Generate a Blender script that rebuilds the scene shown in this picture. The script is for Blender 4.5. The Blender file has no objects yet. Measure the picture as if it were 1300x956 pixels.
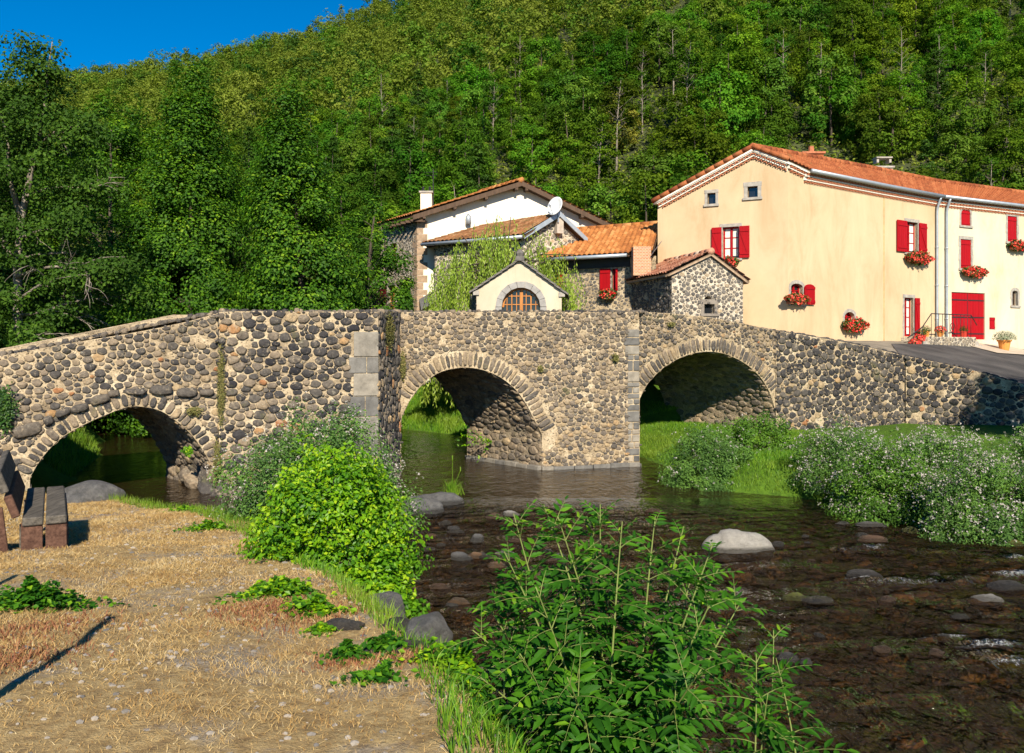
import bpy, math, random
import numpy as np
from mathutils import Vector
from mathutils.geometry import tessellate_polygon
R = np.random.default_rng(7)
random.seed(7)
F = 1083.0          # focal length for a 1300 px wide picture
CZ = 3.15           # camera height above the water
HY = 436.0
scene = bpy.context.scene
COL = scene.collection

def pt(px, py, D):
    return np.array(((px-650)/F*D, D, CZ-(py-HY)/F*D))
def wpt(px, py, z=0.0):
    D = (CZ-z)*F/(py-HY)
    return np.array(((px-650)/F*D, D, z))

# ---------------------------------------------------------------- materials
def new_mat(name):
    m = bpy.data.materials.new(name); m.use_nodes = True
    nt = m.node_tree; nt.nodes.clear()
    out = nt.nodes.new('ShaderNodeOutputMaterial')
    return m, nt, out
def nd(nt, t, **kw):
    n = nt.nodes.new(t)
    for k, v in kw.items():
        if k in n.inputs: n.inputs[k].default_value = v
        else: setattr(n, k, v)
    return n
def ramp(nt, stops, interp='LINEAR'):
    n = nt.nodes.new('ShaderNodeValToRGB'); cr = n.color_ramp; cr.interpolation = interp
    while len(cr.elements) > 1: cr.elements.remove(cr.elements[-1])
    cr.elements[0].position = stops[0][0]; cr.elements[0].color = (*stops[0][1], 1)
    for p, c in stops[1:]:
        e = cr.elements.new(p); e.color = (*c, 1)
    return n
def mixc(nt, fac, a, b, mode='MIX'):
    n = nt.nodes.new('ShaderNodeMix'); n.data_type = 'RGBA'; n.blend_type = mode
    L = nt.links
    for sock, v in ((n.inputs[0], fac), (n.inputs[6], a), (n.inputs[7], b)):
        if hasattr(v, 'is_output') or isinstance(v, bpy.types.NodeSocket): L.new(v, sock)
        elif isinstance(v, (int, float)): sock.default_value = v
        else: sock.default_value = (*v, 1)
    return n.outputs[2]
def math_(nt, op, a, b=None, clamp=False):
    n = nt.nodes.new('ShaderNodeMath'); n.operation = op; n.use_clamp = clamp
    for i, v in enumerate((a, b)):
        if v is None: continue
        if isinstance(v, bpy.types.NodeSocket): nt.links.new(v, n.inputs[i])
        else: n.inputs[i].default_value = v
    return n.outputs[0]
def noise(nt, scale, detail=4, rough=.55, vec=None, dist=0.0):
    n = nd(nt, 'ShaderNodeTexNoise'); n.inputs['Scale'].default_value = scale
    n.inputs['Detail'].default_value = detail; n.inputs['Roughness'].default_value = rough
    n.inputs['Distortion'].default_value = dist
    if vec is None:
        g = nd(nt, 'ShaderNodeNewGeometry'); vec = g.outputs['Position']
    nt.links.new(vec, n.inputs['Vector'])
    return n
def pos(nt): return nd(nt, 'ShaderNodeNewGeometry').outputs['Position']
def mapping(nt, vec, scale=(1,1,1), rot=(0,0,0)):
    m = nd(nt, 'ShaderNodeMapping'); m.inputs['Scale'].default_value = scale; m.inputs['Rotation'].default_value = rot
    nt.links.new(vec, m.inputs['Vector']); return m.outputs[0]
def attr(nt, name='rnd'):
    a = nd(nt, 'ShaderNodeAttribute'); a.attribute_name = name
    return a.outputs['Fac']
def principled(nt, out, color, rough=.8, spec=.3, bump=None, bstr=.3, bdist=.02, metal=0.0):
    p = nd(nt, 'ShaderNodeBsdfPrincipled')
    if isinstance(color, bpy.types.NodeSocket): nt.links.new(color, p.inputs['Base Color'])
    else: p.inputs['Base Color'].default_value = (*color, 1)
    if isinstance(rough, bpy.types.NodeSocket): nt.links.new(rough, p.inputs['Roughness'])
    else: p.inputs['Roughness'].default_value = rough
    p.inputs['Specular IOR Level'].default_value = spec
    p.inputs['Metallic'].default_value = metal
    if bump is not None:
        b = nd(nt, 'ShaderNodeBump'); b.inputs['Strength'].default_value = bstr; b.inputs['Distance'].default_value = bdist
        nt.links.new(bump, b.inputs['Height']); nt.links.new(b.outputs[0], p.inputs['Normal'])
    nt.links.new(p.outputs[0], out.inputs['Surface'])
    return p

MATS = {}
def simple(name, color, rough=.8, var=.25, scale=6, bstr=.25, spec=.3, metal=0.0, bdist=.01, streak=False):
    if name in MATS: return MATS[name]
    m, nt, out = new_mat(name)
    v = pos(nt)
    if streak: v = mapping(nt, v, (1, 1, .15))
    n1 = noise(nt, scale, 5, .6, v); n2 = noise(nt, scale*9, 3, .6)
    d = tuple(c*(1-var) for c in color); l = tuple(min(1, c*(1+var)) for c in color)
    c = ramp(nt, [(.3, d), (.7, l)]); nt.links.new(n1.outputs[0], c.inputs[0])
    c2 = mixc(nt, math_(nt, 'MULTIPLY', n2.outputs[0], var), c.outputs[0], tuple(x*.55 for x in color))
    principled(nt, out, c2, rough, spec, n2.outputs[0], bstr, bdist, metal)
    MATS[name] = m
    return m

def stone_mat(name, stops, mosscol=(.10,.10,.03), moss=.60, lichen=True, smear=(.36,.29,.20)):
    m, nt, out = new_mat(name)
    a = attr(nt)
    c = ramp(nt, stops); nt.links.new(a, c.inputs[0])
    n1 = noise(nt, 14, 6, .68); n2 = noise(nt, 60, 4, .65)
    r1 = ramp(nt, [(.3, (.5,.5,.52)), (.72, (1.5,1.45,1.38))]); nt.links.new(n1.outputs[0], r1.inputs[0])
    c1 = mixc(nt, 1.0, c.outputs[0], r1.outputs[0], 'MULTIPLY')
    col = c1
    if lichen:
        nl = noise(nt, 9, 6, .75); rl = ramp(nt, [(.58, (0,0,0)), (.68, (1,1,1))]); nt.links.new(nl.outputs[0], rl.inputs[0])
        col = mixc(nt, math_(nt, 'MULTIPLY', rl.outputs[0], .55), col, (.36,.33,.26))
    ng = noise(nt, 1.3, 5, .7); rg = ramp(nt, [(moss, (0,0,0)), (moss+.12, (1,1,1))]); nt.links.new(ng.outputs[0], rg.inputs[0])
    col = mixc(nt, math_(nt, 'MULTIPLY', rg.outputs[0], .6), col, mosscol)
    ns = noise(nt, 5.5, 7, .78); rs = ramp(nt, [(.55, (0,0,0)), (.63, (1,1,1))]); nt.links.new(ns.outputs[0], rs.inputs[0])
    col = mixc(nt, math_(nt, 'MULTIPLY', rs.outputs[0], .62), col, smear)
    h = math_(nt, 'ADD', n1.outputs[0], math_(nt, 'MULTIPLY', n2.outputs[0], .5))
    principled(nt, out, col, .88, .25, h, .7, .03)
    return m
BRIDGE_STOPS = [(0,(.022,.022,.027)),(.25,(.048,.046,.048)),(.45,(.095,.085,.075)),(.62,(.15,.125,.10)),(.78,(.235,.185,.13)),(.92,(.33,.25,.15)),(.97,(.31,.19,.09)),(1,(.27,.11,.05))]
M_STONE = stone_mat('rubble_stone', BRIDGE_STOPS)
M_STONE_H = stone_mat('house_stone', [(0,(.05,.05,.054)),(.5,(.14,.13,.12)),(.8,(.25,.21,.16)),(1,(.42,.33,.22))], moss=.75)

def mortar_mat(name, col, dark, warm):
    m, nt, out = new_mat(name)
    n1 = noise(nt, 1.6, 6, .7); n2 = noise(nt, 25, 5, .7); n3 = noise(nt, .5, 4, .6)
    c = ramp(nt, [(.36, dark), (.52, warm), (.72, col)]); nt.links.new(n1.outputs[0], c.inputs[0])
    r2 = ramp(nt, [(.3, (.6,.57,.52)), (.65, (1.15,1.13,1.1))]); nt.links.new(n2.outputs[0], r2.inputs[0])
    c1 = mixc(nt, 1.0, c.outputs[0], r2.outputs[0], 'MULTIPLY')
    v = nd(nt, 'ShaderNodeTexVoronoi'); v.inputs['Scale'].default_value = 16; nt.links.new(pos(nt), v.inputs['Vector'])
    rv = ramp(nt, [(.12, (1,1,1)), (.3, (0,0,0))]); nt.links.new(v.outputs['Distance'], rv.inputs[0])
    c2 = mixc(nt, math_(nt, 'MULTIPLY', rv.outputs[0], .6), c1, (.12,.10,.08))
    h = math_(nt, 'ADD', n2.outputs[0], math_(nt, 'MULTIPLY', rv.outputs[0], .6))
    principled(nt, out, c2, .95, .15, h, .9, .03)
    return m
M_MORTAR = mortar_mat('lime_mortar', (.62,.54,.40), (.22,.175,.12), (.47,.38,.26))
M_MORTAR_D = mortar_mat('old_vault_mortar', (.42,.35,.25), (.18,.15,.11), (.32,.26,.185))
M_MORTAR_W = mortar_mat('white_mortar', (.66,.61,.51), (.42,.37,.29), (.57,.51,.42))

def ashlar_mat():
    m, nt, out = new_mat('ashlar_block')
    a = attr(nt); c = ramp(nt, [(0,(.11,.108,.105)),(.4,(.18,.17,.155)),(.7,(.28,.25,.205)),(.9,(.35,.29,.22)),(1,(.34,.20,.10))]); nt.links.new(a, c.inputs[0])
    n1 = noise(nt, 5, 7, .7); n2 = noise(nt, 45, 4, .6)
    r = ramp(nt, [(.3,(.55,.55,.55)),(.7,(1.2,1.2,1.2))]); nt.links.new(n1.outputs[0], r.inputs[0])
    principled(nt, out, mixc(nt, 1.0, c.outputs[0], r.outputs[0], 'MULTIPLY'), .85, .2, n2.outputs[0], .5, .012)
    return m
M_ASHLAR = ashlar_mat()

def leaf_mat(name, stops, trans=.3, rough=.5, objvar=.0, spec=.35, big=None):
    m, nt, out = new_mat(name)
    c = ramp(nt, stops); nt.links.new(attr(nt), c.inputs[0])
    col = c.outputs[0]
    if big:   # species-like patches of another green
        nb = noise(nt, big[0], 3, .6); rb = ramp(nt, [(.45,(0,0,0)),(.6,(1,1,1))]); nt.links.new(nb.outputs[0], rb.inputs[0])
        col = mixc(nt, math_(nt,'MULTIPLY',rb.outputs[0],.6), col, big[1])
    if objvar:
        oi = nd(nt, 'ShaderNodeObjectInfo')
        hs = nd(nt, 'ShaderNodeHueSaturation')
        nt.links.new(math_(nt,'ADD',math_(nt,'MULTIPLY',oi.outputs['Random'],.06),.478), hs.inputs['Hue'])
        r2 = math_(nt,'FRACT',math_(nt,'MULTIPLY',oi.outputs['Random'],17.3))
        nt.links.new(math_(nt,'ADD',math_(nt,'MULTIPLY',r2,objvar),1-objvar*.45), hs.inputs['Value'])
        nt.links.new(col, hs.inputs['Color']); col = hs.outputs[0]
    p = nd(nt, 'ShaderNodeBsdfPrincipled'); nt.links.new(col, p.inputs['Base Color'])
    p.inputs['Roughness'].default_value = rough; p.inputs['Specular IOR Level'].default_value = spec
    t = nd(nt, 'ShaderNodeBsdfTranslucent')
    tc = mixc(nt, 1.0, col, (1.25,1.35,.5), 'MULTIPLY'); nt.links.new(tc, t.inputs['Color'])
    mx = nd(nt, 'ShaderNodeMixShader'); mx.inputs[0].default_value = trans
    nt.links.new(p.outputs[0], mx.inputs[1]); nt.links.new(t.outputs[0], mx.inputs[2])
    nt.links.new(mx.outputs[0], out.inputs['Surface'])
    return m
def bark_mat(name, a, b, s=8):
    m, nt, out = new_mat(name)
    n1 = noise(nt, s, 6, .7, mapping(nt, pos(nt), (1,1,.3)))
    c = ramp(nt, [(.35, a), (.65, b)]); nt.links.new(n1.outputs[0], c.inputs[0])
    principled(nt, out, c.outputs[0], .9, .15, n1.outputs[0], .6, .03)
    return m
M_BARK = bark_mat('bark', (.03,.024,.018), (.11,.09,.07))
M_BARK_P = bark_mat('pale_bark', (.09,.075,.06), (.30,.26,.21), 9)
M_ALDER = leaf_mat('alder_leaf', [(0,(.018,.060,.005)),(.5,(.042,.122,.007)),(.8,(.10,.22,.009)),(1,(.22,.35,.015))], .35, .55, 0, .2)
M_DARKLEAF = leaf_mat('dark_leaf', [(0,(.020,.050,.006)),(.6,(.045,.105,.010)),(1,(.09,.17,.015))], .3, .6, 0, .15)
M_HILL = leaf_mat('hill_leaf', [(0,(.045,.10,.006)),(.5,(.092,.172,.009)),(1,(.18,.27,.016))], .35, .8, .95, .05, big=(.05,(.028,.075,.010)))
M_HILLF = leaf_mat('far_leaf', [(0,(.07,.11,.012)),(.5,(.135,.185,.018)),(1,(.23,.27,.04))], .3, .6, 0, .1)
M_BUSH = leaf_mat('bright_leaf', [(0,(.025,.09,.004)),(.4,(.07,.20,.005)),(.8,(.17,.35,.006)),(1,(.34,.48,.012))], .35, .45, 0, .3)
M_ELDER = leaf_mat('elder_leaf', [(0,(.014,.065,.005)),(.5,(.032,.125,.007)),(.85,(.075,.21,.009)),(1,(.20,.36,.015))], .35, .55, 0, .15)
M_MINT = leaf_mat('mint_leaf', [(0,(.05,.11,.03)),(.5,(.10,.20,.045)),(1,(.17,.31,.05))], .3, .7, 0, .1)
M_MINT2 = leaf_mat('green_stem_leaf', [(0,(.04,.10,.012)),(.5,(.08,.19,.016)),(1,(.16,.30,.02))], .3, .55)
M_FLOWER = leaf_mat('pale_flower', [(0,(.20,.21,.15)),(.6,(.36,.33,.30)),(1,(.56,.50,.49))], .2, .8, 0, .1)
M_WILLOW = leaf_mat('willow_leaf', [(0,(.12,.20,.02)),(.5,(.26,.38,.035)),(1,(.44,.54,.09))], .4, .5)
M_GRASS = leaf_mat('grass_blade', [(0,(.05,.13,.01)),(.6,(.11,.27,.012)),(1,(.24,.38,.025))], .35, .5, big=(.6,(.22,.30,.03)))
M_DRY = leaf_mat('straw', [(0,(.24,.13,.045)),(.4,(.42,.27,.10)),(.8,(.56,.41,.19)),(1,(.64,.52,.31))], .15, .7, 0, .2)
M_REDW = leaf_mat('red_weed', [(0,(.16,.05,.03)),(.6,(.30,.13,.06)),(1,(.40,.26,.10))], .2, .7)
M_VINE = leaf_mat('vine_leaf', [(0,(.015,.05,.01)),(.7,(.04,.11,.015)),(1,(.09,.16,.02))], .25, .45)
M_GERAN = leaf_mat('geranium_petal', [(0,(.55,.02,.02)),(.6,(.75,.05,.04)),(1,(.80,.22,.15))], .2, .6, 0, .2)
M_LAV = leaf_mat('grey_herb', [(0,(.16,.20,.12)),(1,(.36,.38,.26))], .2, .7)

# ---------------------------------------------------------------- mesh building
class MB:
    def __init__(s): s.V=[]; s.F=[]; s.A=[]; s.n=0
    def add(s, V, Fc, mat=0, rnd=0.5):
        V = np.asarray(V, float).reshape(-1,3); 
        if isinstance(Fc, np.ndarray): Fl=[Fc]
        else:
            by={}
            for f in Fc: by.setdefault(len(f),[]).append(f)
            Fl=[np.array(v) for v in by.values()]
        for f in Fl:
            if len(f): s.F.append((f.astype(np.int64)+s.n, mat))
        s.V.append(V)
        a = np.full(len(V), rnd, float) if np.isscalar(rnd) else np.asarray(rnd,float)
        s.A.append(a); s.n += len(V)
        return s
    def box(s, c, ax, ay, az, mat=0, rnd=.5):
        c=np.asarray(c,float); ax,ay,az=(np.asarray(a,float) for a in (ax,ay,az))
        V=[c+i*ax+j*ay+k*az for k in(-1,1) for j in(-1,1) for i in(-1,1)]
        Fc=[(0,2,3,1),(4,5,7,6),(0,1,5,4),(2,6,7,3),(0,4,6,2),(1,3,7,5)]
        if np.dot(np.cross(ax,ay),az)<0: Fc=[f[::-1] for f in Fc]
        s.add(V,np.array(Fc),mat,rnd); return s
    def tube(s, P, r, n=6, mat=0, rnd=.5, cap=True):
        P=np.asarray(P,float); r=np.broadcast_to(np.asarray(r,float),(len(P),))
        T=np.gradient(P,axis=0); T/=np.linalg.norm(T,axis=1)[:,None]+1e-9
        ref=np.array((0,0,1.)) if abs(T[0][2])<.9 else np.array((1.,0,0))
        a=np.cross(T,ref); a/=np.linalg.norm(a,axis=1)[:,None]+1e-9; b=np.cross(T,a)
        th=np.linspace(0,2*np.pi,n,endpoint=False)
        V=(P[:,None]+r[:,None,None]*(np.cos(th)[None,:,None]*a[:,None]+np.sin(th)[None,:,None]*b[:,None])).reshape(-1,3)
        Fc=[]
        for i in range(len(P)-1):
            for j in range(n):
                k=(j+1)%n; Fc.append((i*n+j,i*n+k,(i+1)*n+k,(i+1)*n+j))
        s.add(V,np.array(Fc),mat,rnd)
        if cap and n>2:
            s.F.append((np.array([list(range(n))[::-1]])+s.n-len(V),mat)); s.F.append((np.array([[ (len(P)-1)*n+j for j in range(n)]])+s.n-len(V),mat))
        return s
    def prism(s, fn, pts, h0, h1, mat=0, rnd=.5, back=False):
        """polygon pts (s,z) ccw seen from outside, extruded from h0 to h1 (outwards) through fn(s,z,h)"""
        n=len(pts); a=np.array(pts,float)
        V=np.vstack([fn(a[:,0],a[:,1],np.full(n,h1)),fn(a[:,0],a[:,1],np.full(n,h0))])
        tri=[tuple(t) for t in tessellate_polygon([[Vector((p[0],p[1],0)) for p in pts]])]
        Fc=list(tri)
        for i in range(n):
            j=(i+1)%n; Fc.append((i,n+i,n+j,j))
        if back: Fc+= [(t[0]+n,t[2]+n,t[1]+n) for t in tri]
        s.add(V,Fc,mat,rnd); return s

def build(name, mb, mats, parent=None, loc=None, smooth=False, fix=True):
    if isinstance(mb, MB):
        V=np.vstack(mb.V); A=np.concatenate(mb.A)
        counts=np.concatenate([np.full(len(f),f.shape[1]) for f,_ in mb.F]); loops=np.concatenate([f.ravel() for f,_ in mb.F])
        mi=np.concatenate([np.full(len(f),m) for f,m in mb.F])
    off=np.zeros(3)
    if parent is not None: off=np.array(parent['_o'] if '_o' in parent else (0,0,0))
    elif loc is not None: off=np.array(loc,float)
    V=V-off
    me=bpy.data.meshes.new(name)
    me.vertices.add(len(V)); me.vertices.foreach_set('co',V.astype(np.float32).ravel())
    me.loops.add(len(loops)); me.loops.foreach_set('vertex_index',loops.astype(np.int32))
    me.polygons.add(len(counts)); st=np.concatenate([[0],np.cumsum(counts)[:-1]])
    me.polygons.foreach_set('loop_start',st.astype(np.int32)); me.polygons.foreach_set('loop_total',counts.astype(np.int32))
    me.polygons.foreach_set('material_index',mi.astype(np.int32))
    me.polygons.foreach_set('use_smooth',np.full(len(counts),bool(smooth)))
    at=me.attributes.new('rnd','FLOAT','POINT'); at.data.foreach_set('value',A.astype(np.float32))
    me.update(calc_edges=True); me.validate()
    for m in (mats if isinstance(mats,(list,tuple)) else [mats]): me.materials.append(m)
    o=bpy.data.objects.new(name,me); COL.objects.link(o)
    if parent is not None:
        o.parent=parent; o['_o']=[float(x) for x in off]
    else: o.location=off
    if parent is None: o['_o']=[float(x) for x in off]
    return o
def thing(name, loc, label, cat, group=None):
    o=bpy.data.objects.new(name,None); COL.objects.link(o); o.location=[float(x) for x in loc]; o.empty_display_size=.2
    o['_o']=[float(x) for x in loc]
    return tag(o,label,cat,group)
def tag(o,label=None,cat=None,group=None,kind=None):
    if label: o['label']=label
    if cat: o['category']=cat
    if group: o['group']=group
    if kind: o['kind']=kind
    return o
def copy_thing(o, loc, rz=0, sc=(1,1,1)):
    r=o.copy(); COL.objects.link(r); r.location=loc; r.rotation_euler=(0,0,rz); r.scale=sc
    for ch in o.children:
        c=ch.copy(); COL.objects.link(c); c.parent=r
    return r

class Plane:
    """vertical wall plane through plan points A (left) and B (right, seen from the front)"""
    def __init__(s,A,B):
        s.A=np.array(A,float)[:2]; s.B=np.array(B,float)[:2]; d=s.B-s.A; s.L=float(np.hypot(*d)); s.u=d/s.L; s.n=np.array((s.u[1],-s.u[0]))
    def sz(s,px,py):
        rx=(px-650)/F; q=(rx*s.A[1]-s.A[0])/(s.u[0]-rx*s.u[1]); Y=s.A[1]+q*s.u[1]
        return (q, CZ-(py-HY)/F*Y)
    def at(s,q,z,h=0.0):
        q,z,h=np.broadcast_arrays(np.asarray(q,float),np.asarray(z,float),np.asarray(h,float))
        return np.stack([s.A[0]+q*s.u[0]+h*s.n[0], s.A[1]+q*s.u[1]+h*s.n[1], z],-1)
    def slab(s,mb,s0,s1,z0,z1,h0,h1,mat=0,rnd=.5):
        c=s.at((s0+s1)/2,(z0+z1)/2,(h0+h1)/2); u3=np.array((*s.u,0)); n3=np.array((*s.n,0))
        mb.box(c,u3*(s1-s0)/2,np.array((0,0,(z1-z0)/2)),n3*(h1-h0)/2,mat,rnd); return mb

def face_holes(mb, fn, outer, holes, h=0.0, mat=0, reveal=0.0, rmat=None, rnd=.5, flip=False):
    loops=[outer]+holes; flat=[p for l in loops for p in l]; a=np.array(flat,float)
    tri=[tuple(t) for t in tessellate_polygon([[Vector((p[0],p[1],0)) for p in l] for l in loops])]
    out=[]
    for t in tri:
        p=[a[i] for i in t]; ar=(p[1][0]-p[0][0])*(p[2][1]-p[0][1])-(p[2][0]-p[0][0])*(p[1][1]-p[0][1])
        if (ar<0)!=flip: t=t[::-1]
        out.append(t)
    mb.add(fn(a[:,0],a[:,1],np.full(len(a),h)),np.array(out),mat,rnd)
    if reveal:
        for hl in holes:
            b=np.array(hl,float); n=len(b); V=np.vstack([fn(b[:,0],b[:,1],np.full(n,h)),fn(b[:,0],b[:,1],np.full(n,h-reveal))])
            mb.add(V,np.array([(i,(i+1)%n,n+(i+1)%n,n+i) for i in range(n)]),mat if rmat is None else rmat,rnd)

# ---------------------------------------------------------------- rubble masonry: real stones set in mortar
NA=18
TH=np.linspace(0,2*np.pi,NA,endpoint=False); CS,SN=np.cos(TH),np.sin(TH)
def domes(mb, fn, cu, cv, rad, hh, rnd, aniso=1.0, mat=0, rot=None):
    """stones: centre (cu,cv), rad (N,NA) radii in anisotropic space, hh heights"""
    N=len(cu)
    if N==0: return
    rings=[(1.0,-.012),(.955,.68),(.70,.97)]
    tiltx=R.normal(0,.18,N); tilty=R.normal(0,.18,N)
    vs=[]
    for f,k in rings:
        u=cu[:,None]+rad*f*CS; v=cv[:,None]+rad*f*SN/aniso
        jit=R.normal(0,.06,(N,NA)) if k>0 else 0
        h=np.where(k>0, hh[:,None]*(k+jit+f*(tiltx[:,None]*CS+tilty[:,None]*SN)), -.012)
        vs.append(fn(u,v,h))
    c=fn(cu,cv,hh*1.0)[:,None]
    V=np.concatenate(vs+[c],1); nv=3*NA+1
    base=[]
    for r in range(2):
        for j in range(NA):
            k=(j+1)%NA; base.append((r*NA+j,r*NA+k,(r+1)*NA+k,(r+1)*NA+j))
    q=np.array(base); t=np.array([(2*NA+j,2*NA+(j+1)%NA,3*NA) for j in range(NA)])
    o=(np.arange(N)*nv)[:,None,None]
    Vf=V.reshape(-1,3); a=np.repeat(rnd,nv)
    n0=mb.n; mb.add(Vf,(q[None]+o).reshape(-1,4),mat,a)
    mb.F.append(((t[None]+o).reshape(-1,3)+n0,mat))
def masonry(mb, fn, inside, bbox, rmin, rmax, gap=.008, hh=(.02,.05), pick=None, aniso=1.35, mat=0, dens=5, coursed=0.0, fill=2.1, loose=.66):
    u0,u1,v0,v1=bbox; A=(u1-u0)*(v1-v0)*aniso
    C=np.zeros((9000,2)); Q=np.zeros(9000); n=0
    r=rmax
    while r>=rmin*.999:
        k=int(dens*A/(math.pi*r*r)*(.42 if r>rmin*1.3 else 1.0)); k=min(k,22000)
        cu=R.uniform(u0,u1,k); cv=R.uniform(v0,v1,k)
        ok=inside(cu,cv); cu=cu[ok]; cv=cv[ok]*aniso; rr=r*R.uniform(.86,1.0,len(cu))
        if coursed: cv=np.where(R.random(len(cv))<coursed, np.round(cv/(rmin*2.6))*rmin*2.6, cv)
        for x,y,q in zip(cu,cv,rr):
            if n>=8990: break
            if n:
                dx=C[:n,0]-x; dy=C[:n,1]-y
                if ((dx*dx+dy*dy)<(loose*(Q[:n]+q))**2).any(): continue
            C[n]=(x,y); Q[n]=q; n+=1
        r*=.8
    C=C[:n]; Q=Q[:n]
    rad=np.full((n,NA),0.0)
    K=min(18,n-1)
    for b in range(0,n,500):
        c=C[b:b+500]; d=np.sqrt(((c[:,None]-C[None])**2).sum(-1)); d[np.arange(len(c)),b+np.arange(len(c))]=1e9
        pw=d-Q[None]; idx=np.argpartition(pw,K,axis=1)[:,:K]
        dd=np.take_along_axis(d,idx,1); dv=C[idx]-c[:,None]
        di=(dd**2+Q[b:b+500][:,None]**2-Q[idx]**2)/(2*dd)
        cosv=(dv[...,0,None]*CS+dv[...,1,None]*SN)/dd[...,None]
        t=np.where(cosv>.05, di[...,None]/np.maximum(cosv,.05), 1e9).min(1)
        rad[b:b+500]=t
    rad=np.minimum(rad,(fill+.6)*Q[:,None])-gap*R.uniform(.3,1.5,n)[:,None]
    rad=.09*np.roll(rad,1,1)+.82*rad+.09*np.roll(rad,-1,1)
    rad*=R.normal(1,.045,rad.shape)*R.uniform(.91,1.06,n)[:,None]
    for _ in range(7):
        ok=inside(C[:,0,None]+rad*CS*1.03,(C[:,1,None]+rad*SN*1.03)/aniso); rad=np.where(ok,rad,rad*.84)
    keep=rad.min(1)>.25*Q
    keep&=R.random(n)>.03
    C,Q,rad=C[keep],Q[keep],rad[keep]; n=len(C)
    hts=R.uniform(hh[0],hh[1],n)*(.5+.5*Q/rmax)
    rnd=pick(n,C[:,0],C[:,1]/aniso) if pick else R.random(n)
    domes(mb,fn,C[:,0],C[:,1]/aniso,rad,hts,rnd,aniso,mat)

def super_rad(a,b,rot,p=3.2):
    t=TH-rot; return (np.abs(np.cos(t)/a)**p+np.abs(np.sin(t)/b)**p)**(-1/p)

# ---------------------------------------------------------------- foliage
def unit(v): return v/(np.linalg.norm(v,axis=-1,keepdims=True)+1e-9)
def leaves(mb, P, N, size, asp=.6, rnd=None, mat=0, fold=.12, drop=.0):
    n=len(P); N=unit(N); t=unit(np.cross(N,R.normal(size=(n,3)))); t[:,2]-=drop; t=unit(t); b=np.cross(N,t)
    s=(size*R.uniform(.65,1.3,n))[:,None] if np.isscalar(size) else size[:,None]
    V=np.stack([P-t*s*.5, P+b*s*asp*.5+N*s*fold, P+t*s*.5, P-b*s*asp*.5+N*s*fold],1).reshape(-1,3)
    Fq=(np.arange(n)[:,None]*4+np.arange(4)[None])
    if rnd is None: rnd=R.random(n)
    mb.add(V,Fq,mat,np.repeat(rnd,4)); return mb
def blades(mb, P, h, w, lean=.35, rnd=None, mat=0):
    n=len(P); w=np.broadcast_to(np.asarray(w,float),(n,))[:,None]; a=R.uniform(0,6.283,n); d=np.stack([np.cos(a),np.sin(a),0*a],1); h=h*R.uniform(.5,1.4,n)
    l=R.uniform(.1,1,n)*lean*h; side=np.stack([-np.sin(a),np.cos(a),0*a],1); b2=R.uniform(0,6.283,n)
    side=np.stack([np.cos(b2),np.sin(b2),0*b2],1)*w/2
    up=np.stack([0*h,0*h,h],1)
    V=np.stack([P-side,P+side,P+d*(l*.4)[:,None]+up*.6+side*.7,P+d*(l*.4)[:,None]+up*.6-side*.7,P+d*l[:,None]+up*(.95)],1).reshape(-1,3)
    o=np.arange(n)[:,None]*5; n0=mb.n
    if rnd is None: rnd=R.random(n)
    mb.add(V,o+np.array([0,1,2,3]),mat,np.repeat(rnd,5)); mb.F.append((o+np.array([3,2,4])+n0,mat)); return mb
def ball(n):
    v=unit(R.normal(size=(n,3))); return v
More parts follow.
